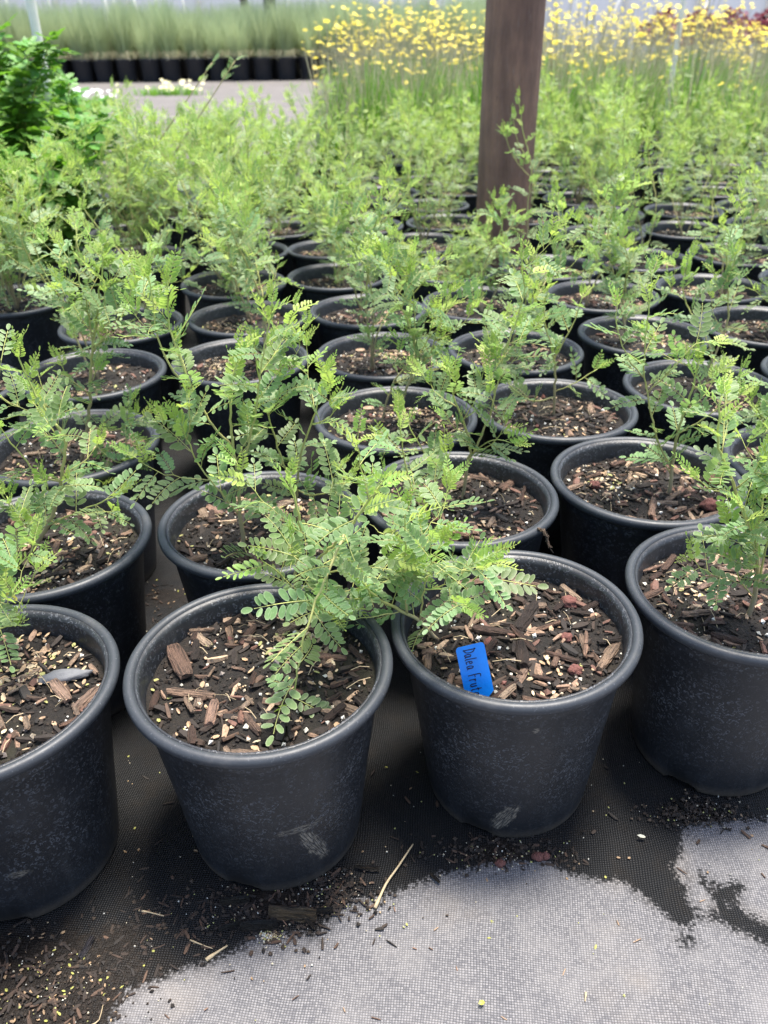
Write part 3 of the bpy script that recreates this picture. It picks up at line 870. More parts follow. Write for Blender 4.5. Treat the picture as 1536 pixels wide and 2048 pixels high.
near_pot('B', PB, 'front row dark pot with a blue name tag and sparse leaning shrub', RZB, 1, [
    (None, [(888, 1268), (852, 1234), (815, 1210), (772, 1186, .01), (742, 1150, .02)], .0025, .0010, dict(branch=.35)),
    (0, [(868, 1248), (918, 1196), (962, 1152, .01), (1003, 1102, .02)], .0012, .0006, dict(branch=.12, gap=.028, bare=.25, young=.75)),
    (0, [(825, 1216), (822, 1150), (827, 1085), (832, 1005)], .0016, .0007),
    (0, [(850, 1232), (862, 1170), (880, 1120), (900, 1075)], .0012, .0006)],
    size=1.1, wall=wallB, tilt=(R(1.2), R(-1.6)), n_chip=16, chips=[(905, 1172, 1010, 1152), (1032, 1198, 1044, 1162), (1042, 1265, 1080, 1212), (1080, 1262, 1150, 1242), (1048, 1290, 1056, 1340), (1100, 1312, 1165, 1328),
        (1178, 1322, 1180, 1272), (1030, 1260, 1080, 1308), (975, 1320, 1000, 1285), (1205, 1345, 1240, 1290), (1025, 1335, 1055, 1352), (1145, 1170, 1185, 1200), (990, 1305, 1020, 1325), (1068, 1175, 1115, 1190), (1190, 1220, 1225, 1205), (990, 1190, 1010, 1225),
        (1100, 1220, 1120, 1240), (1115, 1230, 1135, 1210), (920, 1215, 925, 1240), (1075, 1355, 1118, 1365), (1010, 1400, 1040, 1370), (1150, 1380, 1190, 1385), (945, 1260, 960, 1230)])
near_pot('R1', PR1, 'front row dark pot with thick stem near its rim, beside the tagged pot', RZR, 2, [
    (None, [(1495, 1240), (1512, 1180), (1514, 1100), (1494, 1040), (1464, 965), (1438, 895), (1438, 835), (1444, 792)], .0030, .0009, dict(branch=.45)),
    (0, [(1512, 1160), (1540, 1070, .02), (1560, 990, .03)], .0014, .0007, dict(branch=.5)),
    (0, [(1507, 1200), (1478, 1155, .01), (1462, 1115, .01)], .0010, .0006, dict(branch=.5)),
    (0, [(1514, 1120), (1480, 1075), (1455, 1050)], .0010, .0006),
    (0, [(1500, 1060), (1540, 1010, .02), (1570, 960, .03)], .0012, .0006)],
    n_chip=20, chips=[(1280, 1152, 1330, 1135), (1360, 1240, 1432, 1235), (1325, 1195, 1345, 1225), (1392, 1185, 1430, 1170), (1420, 1280, 1490, 1295), (1470, 1305, 1500, 1330), (1345, 1250, 1352, 1275)])
near_pot('Z0', PZ0, 'front row dark pot littered with pale dry leaflets and holding a flat grey stone', RZZ, 3, [
    (None, [(-55, 1335), (-42, 1255), (-5, 1205), (22, 1150)], .0027, .0010, dict(branch=.4)),
    (0, [(-45, 1290), (0, 1258, .01), (32, 1248, .02)], .0012, .0007),
    (0, [(-48, 1300), (-80, 1200), (-90, 1120)], .0015, .0007)],
    wall=wallZ, n_chip=18, chips=[(110, 1375, 140, 1410), (120, 1460, 170, 1440), (140, 1340, 160, 1310), (200, 1330, 215, 1350), (150, 1500, 190, 1495), (20, 1400, 60, 1385)])
near_pot('L1', (-1.61, 3.298), 'dark pot with a leaning woody stem directly behind the pot with the grey stone', R(10), 4, [
    (None, [(52, 1112), (94, 1052), (116, 995), (130, 880), (96, 830), (52, 752), (38, 702)], .0033, .0008, dict(branch=.35)),
    (0, [(96, 1048), (160, 1022, .01), (212, 1000, .01), (238, 985, .01)], .0014, .0007, dict(branch=.4)),
    (0, [(64, 1095), (30, 1032, .02), (0, 985, .03)], .0014, .0007, dict(branch=.5)),
    (0, [(122, 960), (72, 945), (22, 885), (-8, 845)], .0014, .0007, dict(branch=.3)),
    (0, [(80, 1070), (20, 1090, .02), (-20, 1080, .03)], .0012, .0007)], n_chip=14, chips=[(5, 1022, 70, 1012)])
near_pot('E', (-.596, 3.461), 'dark pot with the tallest many-stemmed shrub, directly behind the drooping shrub', R(75), 0, [
    (None, [(487, 1100), (480, 1020), (477, 960), (466, 880), (460, 800), (474, 725)], .0031, .0010, dict(branch=.34)),
    (0, [(481, 1030), (440, 985, .01), (402, 935, .01), (380, 890, .01), (353, 842, .01)], .0013, .0007, dict(branch=.3)),
    (0, [(467, 890), (425, 850), (386, 780), (353, 700), (337, 640), (335, 560)], .0015, .0007, dict(branch=.25)),
    (2, [(386, 780), (348, 745), (322, 690), (306, 620), (298, 555)], .0013, .0007, dict(branch=.25)),
    (0, [(477, 955), (500, 880), (516, 790), (521, 735), (537, 650), (545, 595)], .0016, .0008, dict(branch=.35)),
    (None, [(592, 1050), (592, 1000), (602, 910), (622, 850), (642, 785), (652, 745)], .0022, .0008, dict(branch=.4)),
    (5, [(592, 1005), (575, 950), (552, 880), (523, 780), (510, 700)], .0015, .0008, dict(branch=.26)),
    (5, [(594, 980), (625, 990, .02), (670, 985, .04), (705, 1000, .06)], .0013, .0007, dict(branch=.4)),
    (0, [(485, 1080), (500, 1120, .02), (540, 1140, .04)], .0010, .0006, dict(branch=.1))],
    size=1.1, n_chip=14, chips=[(392, 1015, 402, 1040), (395, 1045, 430, 1030), (420, 1050, 445, 1045), (480, 985, 500, 960)])
near_pot('D', (.386, 3.674), 'dark pot with a dried root hanging over its rim, directly behind the tagged pot', R(33), 1, [
    (None, [(925, 1000), (934, 940), (940, 897), (930, 850), (906, 790), (896, 735)], .0029, .0009, dict(branch=.4, bare=.3)),
    (0, [(938, 925), (968, 860), (990, 790), (1010, 700), (1034, 640), (1058, 550), (1078, 488)], .0016, .0007, dict(branch=.3)),
    (0, [(932, 960), (872, 930, .01), (832, 880, .01), (806, 820, .01)], .0013, .0007, dict(branch=.35)),
    (None, [(862, 1050), (830, 990), (806, 900), (798, 830)], .0018, .0007, dict(branch=.25)),
    (0, [(940, 905), (984, 880, .02), (1022, 886, .03)], .0010, .0006, dict(branch=.05)),
    (3, [(845, 1020), (868, 970), (885, 930), (900, 905)], .0011, .0006, dict(branch=.2))],
    n_chip=16, chips=[(960, 955, 990, 975), (1000, 985, 1030, 965), (905, 985, 940, 965), (1040, 1010, 1050, 980), (900, 1070, 940, 1085), (985, 1060, 1010, 1070)])
near_pot('C', (1.385, 3.837), 'dark pot with reddish stones and one upright stem, beside the hanging root', R(95), 2, [
    (None, [(1340, 992), (1345, 930), (1352, 880), (1362, 840), (1385, 780), (1396, 720)], .0030, .0009, dict(branch=.4, bare=.25)),
    (0, [(1344, 945), (1322, 897), (1301, 824), (1293, 776), (1288, 742), (1292, 668), (1302, 585), (1302, 540)], .0016, .0007, dict(branch=.2)),
    (1, [(1289, 750), (1258, 720), (1246, 690), (1235, 655), (1234, 605)], .0012, .0006, dict(branch=.15)),
    (1, [(1297, 790), (1330, 752), (1357, 726), (1391, 687), (1428, 684)], .0012, .0006, dict(branch=.12)),
    (0, [(1354, 870), (1400, 842, .01), (1440, 815, .02), (1475, 795, .02)], .0013, .0006, dict(branch=.45)),
    (0, [(1342, 955), (1330, 930), (1318, 905)], .0010, .0006)],
    n_chip=16, chips=[(1255, 975, 1262, 945), (1300, 1045, 1305, 1010), (1330, 1010, 1360, 995), (1400, 1040, 1440, 1030), (1220, 940, 1250, 930), (1170, 960, 1200, 955)])
near_pot('R2', (2.372, 3.998), 'dark pot with loose crown at the end of the second row, beside the single-stemmed shrub', R(20), 3, [
    (None, [(1580, 960), (1570, 880), (1550, 800), (1560, 720)], .0027, .0009, dict(branch=.4)),
    (0, [(1572, 890), (1530, 840), (1500, 800)], .0013, .0007)], n_chip=10)
near_pot('L2', (-1.804, 4.34), 'dark pot with upright forked shrub, behind the leaning woody stem', R(150), 4, [
    (None, [(160, 925), (178, 830), (182, 730), (190, 660), (202, 560), (206, 492)], .0031, .0009, dict(branch=.4)),
    (0, [(188, 680), (172, 600), (150, 540), (118, 492)], .0014, .0007, dict(branch=.3)),
    (0, [(186, 700), (232, 640), (262, 590), (280, 540)], .0014, .0007, dict(branch=.4)),
    (0, [(176, 850), (228, 860, .01), (285, 835, .01)], .0013, .0007, dict(branch=.3)),
    (0, [(172, 880), (130, 872), (98, 828), (80, 790)], .0014, .0007, dict(branch=.4)),
    (0, [(174, 865), (225, 920, .02), (275, 925, .03)], .0012, .0007, dict(branch=.4))], n_chip=10)
near_pot('F', (.079, 4.674), 'dark pot with slim shrub whose tip reaches highest, second behind the tagged pot', R(200), 0, [
    (None, [(795, 866), (806, 800), (832, 700), (792, 590), (772, 505)], .0026, .0008, dict(branch=.35)),
    (0, [(828, 690), (829, 620), (820, 545)], .0013, .0007, dict(branch=.4)),
    (0, [(812, 775), (860, 705), (882, 640), (900, 588)], .0014, .0007, dict(branch=.4)),
    (None, [(760, 850), (790, 760), (850, 690), (870, 620)], .0020, .0008, dict(branch=.5))], n_chip=8)
near_pot('G', (1.078, 4.785), 'dark pot with bare lower stem and low side shoots, behind the reddish stones', R(260), 1, [
    (None, [(1108, 835), (1110, 760), (1106, 700), (1088, 640), (1098, 560)], .0026, .0008, dict(branch=.4, bare=.3)),
    (0, [(1109, 790), (1060, 800, .01), (1010, 760, .01), (985, 700, .01)], .0014, .0007, dict(branch=.35)),
    (0, [(1109, 785), (1152, 764, .01), (1195, 738, .01)], .0010, .0006, dict(branch=.1)),
    (0, [(1107, 720), (1150, 640), (1165, 590)], .0013, .0007, dict(branch=.4))], n_chip=8)

near_pot('AH', (1.684, 8.339), 'dark pot whose one tall slender sprig rises in front of the brown post', R(30), 3, [
    (None, [(1078, 552), (1058, 490), (1056, 410), (1063, 335), (1046, 262), (1038, 196)], .0026, .0008, dict(branch=.06, gap=.03, bare=.2)),
    (0, [(1061, 355), (1032, 322), (1008, 268)], .0013, .0006, dict(branch=.05, gap=.03)),
    (0, [(1060, 320), (1036, 285), (1026, 232)], .0013, .0006, dict(branch=.05, gap=.03)),
    (None, [(1110, 550), (1125, 510), (1150, 470), (1160, 420)], .0020, .0008, dict(branch=.2))], n_chip=4)
# second ring: same leaf-by-leaf shrubs, grown freely
MID = {'H': (-.006, 5.816), 'I': (2.015, 6.195), 'S': (-1.02, 5.73), 'T': (2.106, 5.114), 'U': (-2.968, 5.268), 'V': (.98, 5.87), 'W': (3.027, 6.395),
       'M': (-2.025, 5.511), 'Y': (-2.124, 6.63), 'AA': (-1.12, 6.76), 'AB': (-.12, 6.929), 'AF': (.86, 7.12), 'AG': (1.962, 7.294), 'J': (3.008, 7.494)}
MID_LABEL = {'H': 'directly behind the slim highest-tipped shrub', 'V': 'directly behind the bare lower stem', 'S': 'directly behind the empty gap in the rows', 'M': 'directly behind the upright forked shrub',
    'T': 'directly behind the loose-crowned end pot', 'I': 'second behind the loose-crowned end pot', 'AG': 'third behind the loose-crowned end pot', 'W': 'beside the second one behind the loose-crowned end pot',
    'J': 'beside the third one behind the loose-crowned end pot', 'U': 'at the row end beside the one behind the forked shrub', 'Y': 'second behind the upright forked shrub', 'AA': 'second behind the empty gap in the rows',
    'AB': 'second behind the slim highest-tipped shrub', 'AF': 'second behind the bare lower stem'}
taken = [(1.684, 8.339), (.079, 4.674), (1.078, 4.785), (-1.804, 4.34), (2.372, 3.998)]
for i, (nm, (gx, gy)) in enumerate(MID.items()):
    rg = random.Random(900 + i)
    root, soil, ss, srot = build_pot(gx * D, gy * D, rg.uniform(0, 6.28), i, near=(i % 2 == 0), tilt=(rg.gauss(0, .008), rg.gauss(0, .008)))
    tag(root, 'dark pot with airy shrub, ' + MID_LABEL[nm], 'potted shrub', GROUP)
    sh = Shrub(500 + i)
    sh.random_form(Vector((rg.gauss(0, .02), rg.gauss(0, .02), SOIL_Z)), rg.uniform(.30, .42) * (.72 if nm in ('AF', 'AG') else 1), rg.uniform(.08, .14), rg.choice((2, 3, 3)), size=rg.uniform(.92, 1.05), branch=.27)
    emit_shrub(root, sh)
    taken.append((gx, gy))

# the rows behind: shrubs from a set of shared meshes
VAR, DENSE = [], []
for i in range(10):
    sh = Shrub(2000 + i)
    sh.random_form(Vector((0, 0, SOIL_Z)), sh.rng.uniform(.33, .46), sh.rng.uniform(.10, .17), sh.rng.choice((4, 5, 5)), size=1.05, branch=.34, young=.66)
    VAR.append((stems_mesh(sh), foliage_mesh(sh)))
for i in range(5):
    sh = Shrub(3000 + i)
    sh.random_form(Vector((0, 0, SOIL_Z)), sh.rng.uniform(.36, .46), sh.rng.uniform(.16, .25), 9, size=1.2, branch=.5, young=.72)
    DENSE.append((stems_mesh(sh), foliage_mesh(sh)))
POST_XY = (1.39, 9.65)
BUSH = [(-3.5, 9.0, .40), (-4.3, 10.1, .56), (-4.0, 11.3, .44), (-5.1, 11.6, .62), (-4.5, 12.6, .45), (-5.3, 13.3, .52)]
fixed = [(-3.308, 7.412), (-.413, 8.093), (-.514, 9.268), (.588, 9.708), (.62, 8.278), (1.684, 8.339), (2.678, 8.594), (-2.55, 9.0), (-3.0, 10.35), (-2.75, 11.6), (-3.5, 12.4)]
def px_of(p):
    v = Vector(p) - CAM_P; z = v.dot(CAM_FWD)
    return W_PX / 2 + F_PX * v.dot(CAM_R) / z, H_PX / 2 + F_PX * v.dot(CAM_D) / z
cands = list(fixed)
rg = random.Random(42)
for row, y0 in enumerate((5.75, 6.98, 8.13, 9.42, 10.55, 11.68, 12.8, 13.9, 15.0)):
    sx_ = (-.42, -.1, -.41, -.5, -.2, -.35, .1, -.3, 0)[row]
    for i in range(-9, 11):
        gx = sx_ + i * 1.03 + rg.gauss(0, .03); gy = y0 + .17 * gx + rg.gauss(0, .035)
        if gy > 14.2 and gx < .3: continue
        cands.append((gx, gy))
OUTER = [(2.53, 3.05), (3.38, 4.15), (3.11, 5.30), (4.05, 6.55), (-2.50, 2.12), (-2.62, 3.12), (-2.80, 4.20)]
taken += [PA, PB, PR1, PZ0, (-1.61, 3.298), (-.596, 3.461), (.386, 3.674), (1.385, 3.837)]
n_far = 0
for (gx, gy) in OUTER + cands:
    if any(math.hypot(gx - a_, gy - b_) < .965 for a_, b_ in taken): continue
    if math.hypot(gx - POST_XY[0], gy - POST_XY[1]) < .86: continue
    if any(math.hypot(gx - b_[0], gy - b_[1]) < .93 for b_ in BUSH): continue
    u, _v = px_of((gx * D, gy * D, .3))
    outer = (gx, gy) in OUTER
    if not outer and not -110 < u < 1750: continue
    taken.append((gx, gy))
    root, soil, ss, srot = build_pot(gx * D, gy * D, rg.uniform(0, 6.28), n_far, near=outer, tilt=(rg.gauss(0, .01), rg.gauss(0, .01)))
    dense = gx < -1.25 and gy > 6.9
    tag(root, 'dark pot with full shrub at the outer end of a front row' if outer else 'dark pot with dense spreading shrub, near the broad-leaved bushes' if dense else 'dark pot with soft green shrub, in the rows around and beyond the brown post', 'potted shrub', GROUP)
    sm_, fm_ = rg.choice(DENSE if dense or rg.random() < .12 else VAR)
    rz = rg.uniform(0, 6.28); sc = rg.uniform(.88, 1.12)
    if .5 < gx < 2.1 and gy < 9.4: sc = .58
    st = link('stems', sm_, root, rot=(0, 0, rz), scale=(1, 1, sc)); st['kind'] = 'stuff'
    fo = link('foliage', fm_, root, rot=(0, 0, rz), scale=(1, 1, sc)); fo['kind'] = 'stuff'
    n_far += 1
print('far pots', n_far)

# ------------------------------------------------------------------ posts and stakes
def pole(name, p0, p1, r0, r1, mat, n=20, rings=14, wob=0.0):
    """a pole from p0 (ground) to p1, mesh local to its base"""
    b_ = MB(); p0, p1 = Vector(p0), Vector(p1)
    rg_ = random.Random(int(abs(p0.x) * 1000) + 3)
    pts = [(p1 - p0) * (i / (rings - 1)) + Vector((rg_.gauss(0, wob), rg_.gauss(0, wob), 0)) for i in range(rings)]
    b_.tube(pts, [r0 + (r1 - r0) * i / (rings - 1) for i in range(rings)], n)
    return link(name, b_.build(name, [mat]), loc=p0)
def pole_px(name, a_, b_, y, r, mat, height, **kw):
    A, B = on_y(*a_, y), on_y(*b_, y)
    d = (A - B).normalized()
    base = B - d * (B.z / d.z) - d * .02
    return pole(name, base, base + d * height, r, r * .95, mat, **kw)
tag(pole_px('wooden_post', (1032, 0), (1005, 430), POST_XY[1] * D, .0815, M['post'], 2.6, n=40, rings=24, wob=.0006),
    'thick brown weathered round post standing among the pots', 'post')
tag(pole_px('white_stake', (61, 0), (82, 112), 3.3, .0165, M['stake'], 1.9), 'pale stake rising out of the broad-leaved bushes', 'stake')
tag(pole_px('white_stake', (1367, 0), (1350, 115), 4.9, .0135, M['stake'], 1.9), 'pale leaning stake standing among the yellow flowers', 'stake')
for (x0, x1, y1, r_) in ((207, 213, 33, 4.5), (266, 271, 22, 3.6), (52, 55, 25, 3), (12, 14, 14, 2.6), (96, 98, 18, 2.6), (160, 161, 16, 2.6), (312, 312, 15, 3), (226, 228, 12, 2.2), (365, 366, 10, 2.2), (575, 576, 14, 2.6), (634, 634, 12, 2.6), (765, 764, 12, 2.6), (803, 802, 14, 2.4), (855, 854, 10, 2.4), (712, 711, 10, 2.4), (1155, 1152, 12, 2.6), (1240, 1236, 10, 2.6), (1420, 1414, 10, 2.6)):
    yy = 18.9 + (33 - y1) * .22; r_ = r_ * yy / F_PX
    tag(pole_px('far_stake', (x0, 0), (x1, y1), yy, r_, M['stake'], 2.4, n=8, rings=3), 'thin whitish stake standing far off behind the grass pots', 'stake', 'stakes far behind the beds')
tag(pole_px('dark_post', (539, 0), (541, 48), 19.6, .13, M['darkpost'], 3.0), 'dark post rising out of the tall grass pots', 'post')
tag(pole_px('dark_post', (487, 0), (489, 12), 26, .11, M['darkpost'], 3.2), 'dark post far behind the tall grass pots', 'post')

# ------------------------------------------------------------------ broad-leaved bushes
def broad_leaf(b_, p, d, up, L, rng):
    y = d.normalized(); z = (up - y * up.dot(y)).normalized(); x = y.cross(z)
    g, h = rng.random(), rng.random()
    for (t, sg) in ((.25, -1), (.25, 1), (.55, -1), (.55, 1), (.85, 0)):
        q = p + y * (L * t)
        dd = (y * .6 + x * (sg * .85)).normalized() if sg else y
        ln = L * (.55 if sg else .6) * rng.uniform(.85, 1.1); sd_ = dd.cross(z)
        dd = (dd + z * rng.uniform(-.35, .1)).normalized()
        vs = [q + dd * ln * .45 - z * .002]
        for (u, w) in ((0, 0), (.22, .5), (.42, .30), (.58, .42), (1, 0), (.58, -.42), (.42, -.30), (.22, -.5)):
            vs.append(q + dd * (ln * u) + sd_ * (ln * w * .75))
        b_.add(vs, [(0, i, i % 8 + 1) for i in range(1, 9)], 0, [(0, g, h, 1)] + [(.9, g, h, 1)] * 8)
def bush_meshes(seed, h):
    rng = random.Random(seed); st, fo = MB(), MB()
    for q in range(13):
        a_ = rng.uniform(0, 6.28); rr = rng.uniform(.06, .22); hh = h * rng.uniform(.55, 1.05)
        tip = Vector((rr * math.cos(a_), rr * math.sin(a_), SOIL_Z + hh))
        path = smooth_path([(0, 0, SOIL_Z), (tip.x * .25, tip.y * .25, SOIL_Z + hh * .45), tip], .02)
        st.tube(path, [.0045 - .003 * i / len(path) for i in range(len(path))], 5, 0, [(.2 + .8 * i / len(path), 0, 0, 1) for i in range(len(path))])
        for i in range(2, len(path)):
            for _ in range(4):
                az = rng.uniform(0, 6.28)
                broad_leaf(fo, path[i], Vector((math.cos(az), math.sin(az), rng.uniform(-.2, .6))), Vector((rng.gauss(0, .4), rng.gauss(0, .4) - .2, 1)), rng.uniform(.042, .072), rng)
    return st.build('stems', [M['stem']]), fo.build('foliage', [M['broad']])
for i, (gx, gy, h) in enumerate(BUSH):
    root = empty('broad_leaved_bush', (gx * D, gy * D, .006))
    w = link('pot', wall_me, root); link('rim', rim_me, w)
    sm, mm, ss = SOILS_FAR[i % 3]; so = link('soil', sm, root); mu = link('mulch', mm, so); mu['kind'] = 'stuff'
    sm_, fm_ = bush_meshes(60 + i, h)
    a_ = link('stems', sm_, root); a_['kind'] = 'stuff'
    a_ = link('foliage', fm_, root); a_['kind'] = 'stuff'
    tag(root, 'bright green bush with broad lobed leaves, potted beside the pale stake', 'bush', 'broad-leaved bushes')

# two long bare stalks leaning out of the dense shrubs
for (pxs, lab) in (([(250, 390), (300, 310), (350, 235), (425, 125)], 'long bare brown stalk leaning out of the dense shrubs, the darker of two'),
                   ([(296, 400), (350, 305), (410, 215), (470, 122)], 'long bare brown stalk leaning out of the dense shrubs, the paler of two')):
    P_ = [on_y(x, y, 2.75) for x, y in pxs]
    low = Vector((P_[0].x - .07, 2.75, .20))
    path = smooth_path([low] + P_, .03)
    root = empty('bare_stalk', low)
    b_ = MB(); n = len(path)
    b_.tube([p - low for p in path], [.0032 - .0018 * i / n for i in range(n)], 6, 0, [(.05 + .3 * i / n, 0, 0, 1) for i in range(n)])
    st = link('stem', b_.build('stem', [M['stem']]), root)
    sh = Shrub(77 + int(pxs[0][0])); sh.stems.append(MB())
    for q in range(6):
        t = path[-1] - path[-2]
        sh.leaf(0, path[-1 - (q % 3)] - low, t.normalized() + Vector((sh.rng.gauss(0, .8), sh.rng.gauss(0, .8), .3)), Vector((sh.rng.gauss(0, .4), -.4, 1)), .6, 'm')
    for (_s, mt, kd) in sh.leaves: link('leaf', sh.rng.choice(LEAVES), st, mw=mt)
    tag(root, lab, 'stalk')

# ------------------------------------------------------------------ yellow daisies in pots
def ribbon(b_, pts, w, colr, mat=0, side=None):
    pts = [Vector(p) for p in pts]; n = len(pts)
    side = side or Vector((1, 0, 0))
    vs = []
    for i, p in enumerate(pts):
        ww = w * (1 - .85 * i / (n - 1))
        vs += [p - side * ww / 2, p + side * ww / 2]
    b_.add(vs, [(2 * i, 2 * i + 1, 2 * i + 3, 2 * i + 2) for i in range(n - 1)], mat, colr)
def flower_geo(b_, p, nrm, r, rng, mats=(0, 1)):
    z = nrm.normalized(); x = z.cross(Vector((.3, 1, .2))).normalized(); y = z.cross(x)
    np_ = rng.choice((8, 9, 10)); g, h = rng.uniform(.4, 1), rng.uniform(.3, .8)
    for i in range(np_):
        a_ = 2 * math.pi * i / np_; d = x * math.cos(a_) + y * math.sin(a_); s = z.cross(d)
        dr = rng.uniform(-.25, .1)
        b_.add([p + d * r * .2, p + d * r * .7 + s * r * .28 + z * r * dr * .4, p + d * r + z * r * dr, p + d * r * .7 - s * r * .28 + z * r * dr * .4], [(0, 1, 2, 3)], mats[0], (.3, g, h, 1))
    b_.add([p + z * r * .12] + [p + (x * math.cos(t) + y * math.sin(t)) * r * .27 for t in np.linspace(0, 6.283, 7)[:-1]], [(0, i, i % 6 + 1) for i in range(1, 7)], mats[1], (.3, .2, .5, 1))
FLOWERS = []
for i in range(4):
    b_ = MB(); flower_geo(b_, Vector((0, 0, 0)), Vector((0, 0, 1)), .5, random.Random(i))
    FLOWERS.append(b_.build('flower', [M['petal'], M['petal']]))
def daisy(seed):
    rng = random.Random(seed); st, fo, fl = MB(), MB(), []
    for q in range(22):
        a_ = rng.uniform(0, 6.28); rr = rng.uniform(.03, .22); hh = rng.triangular(.34, .72, .66)
        tip = Vector((rr * math.cos(a_), rr * math.sin(a_), SOIL_Z + hh))
        path = smooth_path([(rng.gauss(0, .02), rng.gauss(0, .02), SOIL_Z), (tip.x * .5, tip.y * .5, SOIL_Z + hh * .55), tip], .06)
        st.tube(path, .0014, 3, 0, [(.6, rng.uniform(.2, 1), .5, 1)] * len(path), False)
        fl.append((tip, Vector((rng.gauss(0, .35), rng.gauss(0, .35) - .25, 1)), rng.uniform(.022, .038)))
    for q in range(150):
        a_ = rng.uniform(0, 6.28); rr = rng.uniform(.04, .19); hh = rng.uniform(.14, .46)
        d = Vector((math.cos(a_), math.sin(a_), 0)); b0 = Vector((rng.gauss(0, .03), rng.gauss(0, .03), SOIL_Z))
        ribbon(fo, [b0, b0 + d * rr * .5 + Vector((0, 0, hh * .7)), b0 + d * rr + Vector((0, 0, hh))], .007, (.5, rng.random(), rng.random(), 1), 0, Vector((-d.y, d.x, 0)))
    for q in range(38):
        a_ = rng.uniform(0, 6.28); rr = rng.uniform(.02, .2); hh = rng.uniform(.3, .62)
        d = Vector((math.cos(a_), math.sin(a_), 0)); b0 = Vector((rng.gauss(0, .04), rng.gauss(0, .04), SOIL_Z))
        ribbon(fo, [b0, b0 + d * rr * .5 + Vector((0, 0, hh * .6)), b0 + d * rr + Vector((0, 0, hh))], .004, (.5, rng.random(), rng.random(), 1), 1, Vector((-d.y, d.x, 0)))
    fb = MB()
    for (p, nn, r) in fl: flower_geo(fb, p, nn, r * .5, rng)
    return st.build('stems', [M['straw']]), fo.build('foliage', [M['broad'], M['straw']]), fl, fb.build('flowers', [M['petal'], M['petal']])
DAISY = [daisy(70 + i) for i in range(6)]
rg = random.Random(9); spots = []
for row in range(11):
    for i in range(0, 16):
        gx = -.75 + i * 1.24 + rg.gauss(0, .12) + (.6 if row % 2 else 0); gy = 15.9 + row * 1.3 + .12 * gx + rg.gauss(0, .12)
        if gx < .2 and row < 0: continue
        u, v = px_of((gx * D, gy * D, .8))
        if u < 1640: spots.append((gx, gy, u))
spots.sort(key=lambda s: s[1])
for i, (gx, gy, u) in enumerate(spots):
    root = empty('potted_daisy', (gx * D, gy * D, .004))
    w = link('pot', wall_me, root); link('rim', rim_me, w)
    st_, fo_, fl, fb = DAISY[i % 6]; rz = rg.uniform(0, 6.28); hs = rg.uniform(.88, 1.08)
    a_ = link('stems', st_, root, rot=(0, 0, rz), scale=(1, 1, hs)); a_['kind'] = 'stuff'
    a_ = link('foliage', fo_, root, rot=(0, 0, rz), scale=(1, 1, hs)); a_['kind'] = 'stuff'
    if i < 14:
        Rm = Matrix.Rotation(rz, 3, 'Z')
        for (p, nn, r) in fl:
            pw = Rm @ Vector((p.x, p.y, p.z * hs))
            link('flower', rg.choice(FLOWERS), root, loc=pw, rot=(Rm @ nn).to_track_quat('Z', 'Y').to_euler(), scale=r)
    else:
        a_ = link('flowers', fb, root, rot=(0, 0, rz), scale=(1, 1, hs)); a_['kind'] = 'stuff'
    tag(root, 'dark pot of tall straw-stemmed yellow daisies in the bed behind the brown post', 'potted daisy', 'yellow daisies in pots')

# ------------------------------------------------------------------ large pots of tall grass
b_ = MB(); BD = .43
pr = [(0, .01), (.36, .01), (.37, 0), (.38, .01), (.46, .80), (.49, .815), (.50, .84), (.485, .875), (.465, .86), (.45, .80), (.44, .70), (.0, .70)]
vs, fs = lathe([(r * BD, z * BD / .88 * .95) for r, z in pr], 40); b_.add(vs, fs)
bigpot_me = b_.build('pot', [M['bigpot']])
def tuft(seed):
    rng = random.Random(seed); fo, dr = MB(), MB(); z0 = .33
    for q in range(520):
        a_ = rng.uniform(0, 6.28); rr = rng.uniform(.02, .30); hh = rng.uniform(.45, .95) * (1 - .7 * max(0, rr - .12))
        d = Vector((math.cos(a_), math.sin(a_), 0)); b0 = d * rng.uniform(0, .15) + Vector((0, 0, z0))
        sdv_ = Vector((-d.y, d.x, 0)) if rng.random() < .5 else Vector((1, 0, 0))
        ribbon(fo, [b0, b0 + d * rr * .35 + Vector((0, 0, hh * .55)), b0 + d * rr + Vector((0, 0, hh))], .012, (.5, rng.random(), rng.random(), 1), 0, sdv_)
    for q in range(110):
        a_ = rng.uniform(0, 6.28); rr = rng.uniform(.12, .28)
        d = Vector((math.cos(a_), math.sin(a_), 0)); b0 = d * .1 + Vector((0, 0, z0))
        ribbon(dr, [b0, b0 + d * rr * .5 + Vector((0, 0, rng.uniform(.10, .22))), b0 + d * rr + Vector((0, 0, rng.uniform(.04, .18)))], .012, (.5, rng.random(), rng.random(), 1), 0, Vector((-d.y, d.x, 0)))
    return fo.build('grass_blades', [M['grass']]), dr.build('dry_blades', [M['straw']])
TUFTS = [tuft(80 + i) for i in range(5)]
rg = random.Random(21); gy0 = on_plane(400, 163, 0).y + BD * .4
for row in range(8):
    for i in range(-22, 16):
        gx = i * .45 + rg.gauss(0, .02) + (.22 if row % 2 else 0); gy = gy0 + row * .46 + rg.gauss(0, .03)
        u, v = px_of((gx, gy, .5))
        if not (-60 < u < 985): continue
        if row > 5 and rg.random() < .4: continue
        root = empty('grass_pot', (gx, gy, 0))
        link('pot', bigpot_me, root)
        fo, dr = rg.choice(TUFTS); rz = rg.uniform(0, 6.28); sc = rg.uniform(.92, 1.2)
        a_ = link('grass_blades', fo, root, rot=(0, 0, rz), scale=(1, 1, sc)); a_['kind'] = 'stuff'
        a_ = link('dry_blades', dr, root, rot=(0, 0, rz)); a_['kind'] = 'stuff'
        tag(root, 'large dark pot of tall grey-green grass with tan dry blades, across the path', 'potted grass', 'large grass pots across the path')

